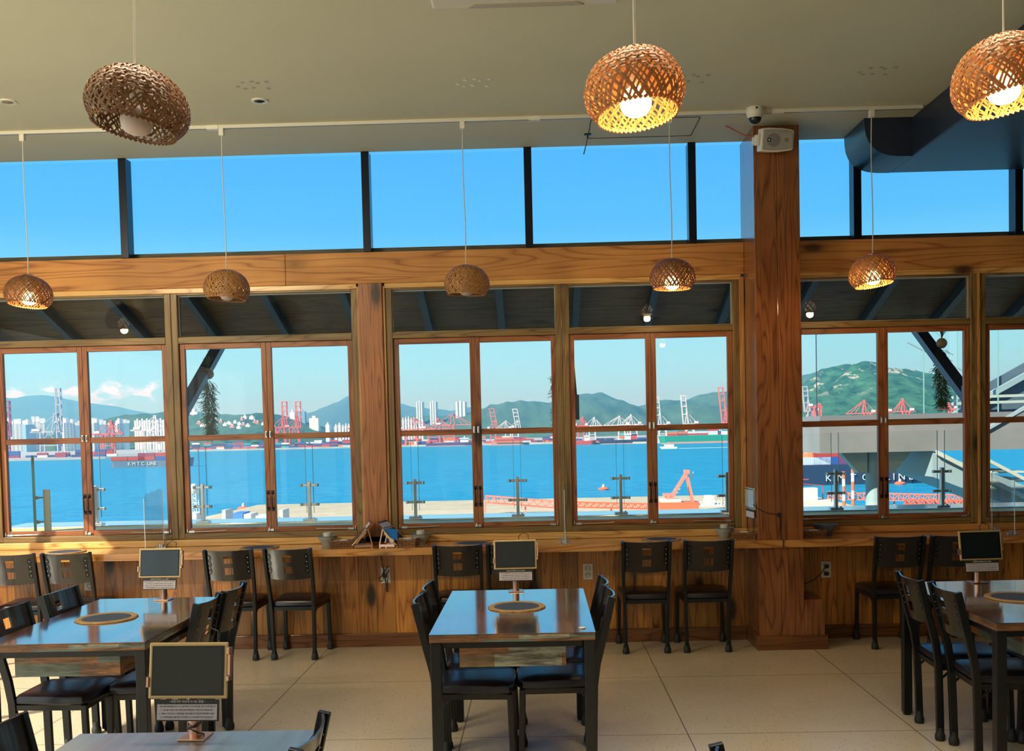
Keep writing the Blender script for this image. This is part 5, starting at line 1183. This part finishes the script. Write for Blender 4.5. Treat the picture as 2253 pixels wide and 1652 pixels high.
tt = thing('work_boat', 'white work boat with red mast beyond the cabin, right of the pillar', 'boat', (at(1790, 1108, 213).x, 213, NQ)); g = MB(); g.loft([[(-6, -2, 0), (3, -2, 0), (3, 2, 0), (-6, 2, 0)], [(-7, -2.3, 2), (4.5, -2.3, 2), (4.5, 2.3, 2), (-7, 2.3, 2)]]); g.build('hull', M_pwhite, tt)
MB().box(-4.5, .5, -1.5, 1.5, 2, 4.6).build('wheelhouse', M_pwhite, tt); g = MB(); g.bar((-2.5, 0, 4.6), (-2.5, 0, 8), .25); g.bar((-4, 0, 6.4), (-1, 0, 6.4), .2); g.bar((2, 0, 2), (2, 0, 5), .2); g.bar((-4, 0, 5.6), (2, 0, 5), .15); g.build('mast', h_red, tt)
for px, pt, lab in ((1857, 1037, 'shorter'), (1877, 1021, 'taller')):
    a = Vector((at(px, 1118, 213).x, 213, NQ)); zt_ = at(px, pt, 213).z - a.z; tt = thing('striped_pole', lab + ' red and white marker pole on the pier right of the pillar', 'pole', a)
    for k in range(5): MB().lathe([(.38, zt_ * k / 5), (.36, zt_ * (k + 1) / 5)], 10).build('painted_band', (M_pwhite if k in (1, 3) else M_or), tt)
# pale lattice tower at the left, site huts, blue crates
tt = thing('lattice_tower', 'white lattice tower with a round head at the left edge of the second window', 'tower', Vector((at(428, 1138, 200).x, 200, SEA))); g = MB(); hh = 8.6; r_ = .85
for k in range(4):
    a, c = (1, 1, -1, -1)[k], (1, -1, -1, 1)[k]; g.bar((a * r_, c * r_, 0), (a * r_ * .8, c * r_ * .8, hh), .16)
for k in range(9):
    z = hh * k / 9; z2 = hh * (k + 1) / 9; w_ = r_ * (1 - .2 * k / 9)
    g.bar((-w_, -w_, z), (w_, -w_, z2), .1); g.bar((w_, -w_, z), (-w_, -w_, z2), .1); g.bar((-w_, -w_, z), (w_, -w_, z), .1); g.bar((-w_, w_, z), (w_, w_, z), .1)
g.build('frame', M_pwhite, tt); MB().lathe([(.9, hh), (1.1, hh + .5), (1.1, hh + 1.2), (.7, hh + 1.9), (.1, hh + 2.1)], 16).build('head', M_pwhite, tt, smooth=True)
for px0, px1, py_, Y, lab, m_ in ((408, 432, 1130, 190, 'white site hut at the left edge of the second window', M_pwhite), (488, 496, 1122, 200, 'slim white box standing on the pier, second window', M_pwhite), (512, 534, 1129, 195, 'blue stack of covered crates on the pier, second window', mat('blue_tarp', (.05, .22, .60), .6)), (536, 552, 1131, 195, 'grey-white hut beside the blue crates', M_pwhite), (562, 592, 1135, 190, 'long low white railing block on the pier', M_pwhite), (614, 622, 1122, 195, 'white box at the left edge of the right pane, second window', M_pwhite)):
    block(px0, px1, py_, Y, lab, m_, 5, None, 'pier_hut', NQ)
for px, py_, Y, lab in ((1328, 1077, 262, 'orange marker buoy drifting off the pier, fourth window'), (536, 1122, 250, 'red float beyond the blue crates'), (1980, 1064, 300, 'red and white buoy right of the stair column'), (2075, 1053, 310, 'far red and white buoy near the ship bow')):
    Yb = (EYE - SEA) / ((py_ - (947 - (px - 1184) * .0228)) / F) ; p = at(px, py_, Yb); tt = thing('buoy', lab, 'buoy', (p.x, Yb, SEA), group='buoys near the pier')
    MB().lathe([(1.6, -.2), (1.8, .3), (1.3, .8), (.2, 1.0)], 14).build('float', M_or, tt, smooth=True); MB().lathe([(.5, .9), (.4, 1.6), (.05, 1.9)], 10).build('top_mark', M_pwhite, tt)
wb_ = MB(); A = at(1160, 1092, 250); B_ = at(1325, 1078, 262); wb_.bar((A.x, A.y, SEA + .2), (B_.x, B_.y, SEA + .2), .5)
tag(wb_.build('floating_boom', M_pwhite), 'white floating hose leading out to the orange buoy', 'hose')
print('containers', NC)

# ---------------------------------------------------------------- sea haze over the far shore
hz = bpy.data.materials.new('sea_haze'); hz.use_nodes = True; t = NT(hz.node_tree); t.n.clear()
vs = t.add('ShaderNodeVolumeScatter', i_Color=(.13, .60, 1.0, 1), i_Density=2.8e-4, i_Anisotropy=.2)
t.l.new(vs.outputs[0], t.add('ShaderNodeOutputMaterial').inputs['Volume'])
hb = MB().box(-9000, 9000, 600, 9900, SEA + .5, 340).build('sea_haze', hz); tag(hb, 'thin bluish sea haze lying over the far shore and mountains', 'haze'); hb['kind'] = 'stuff'
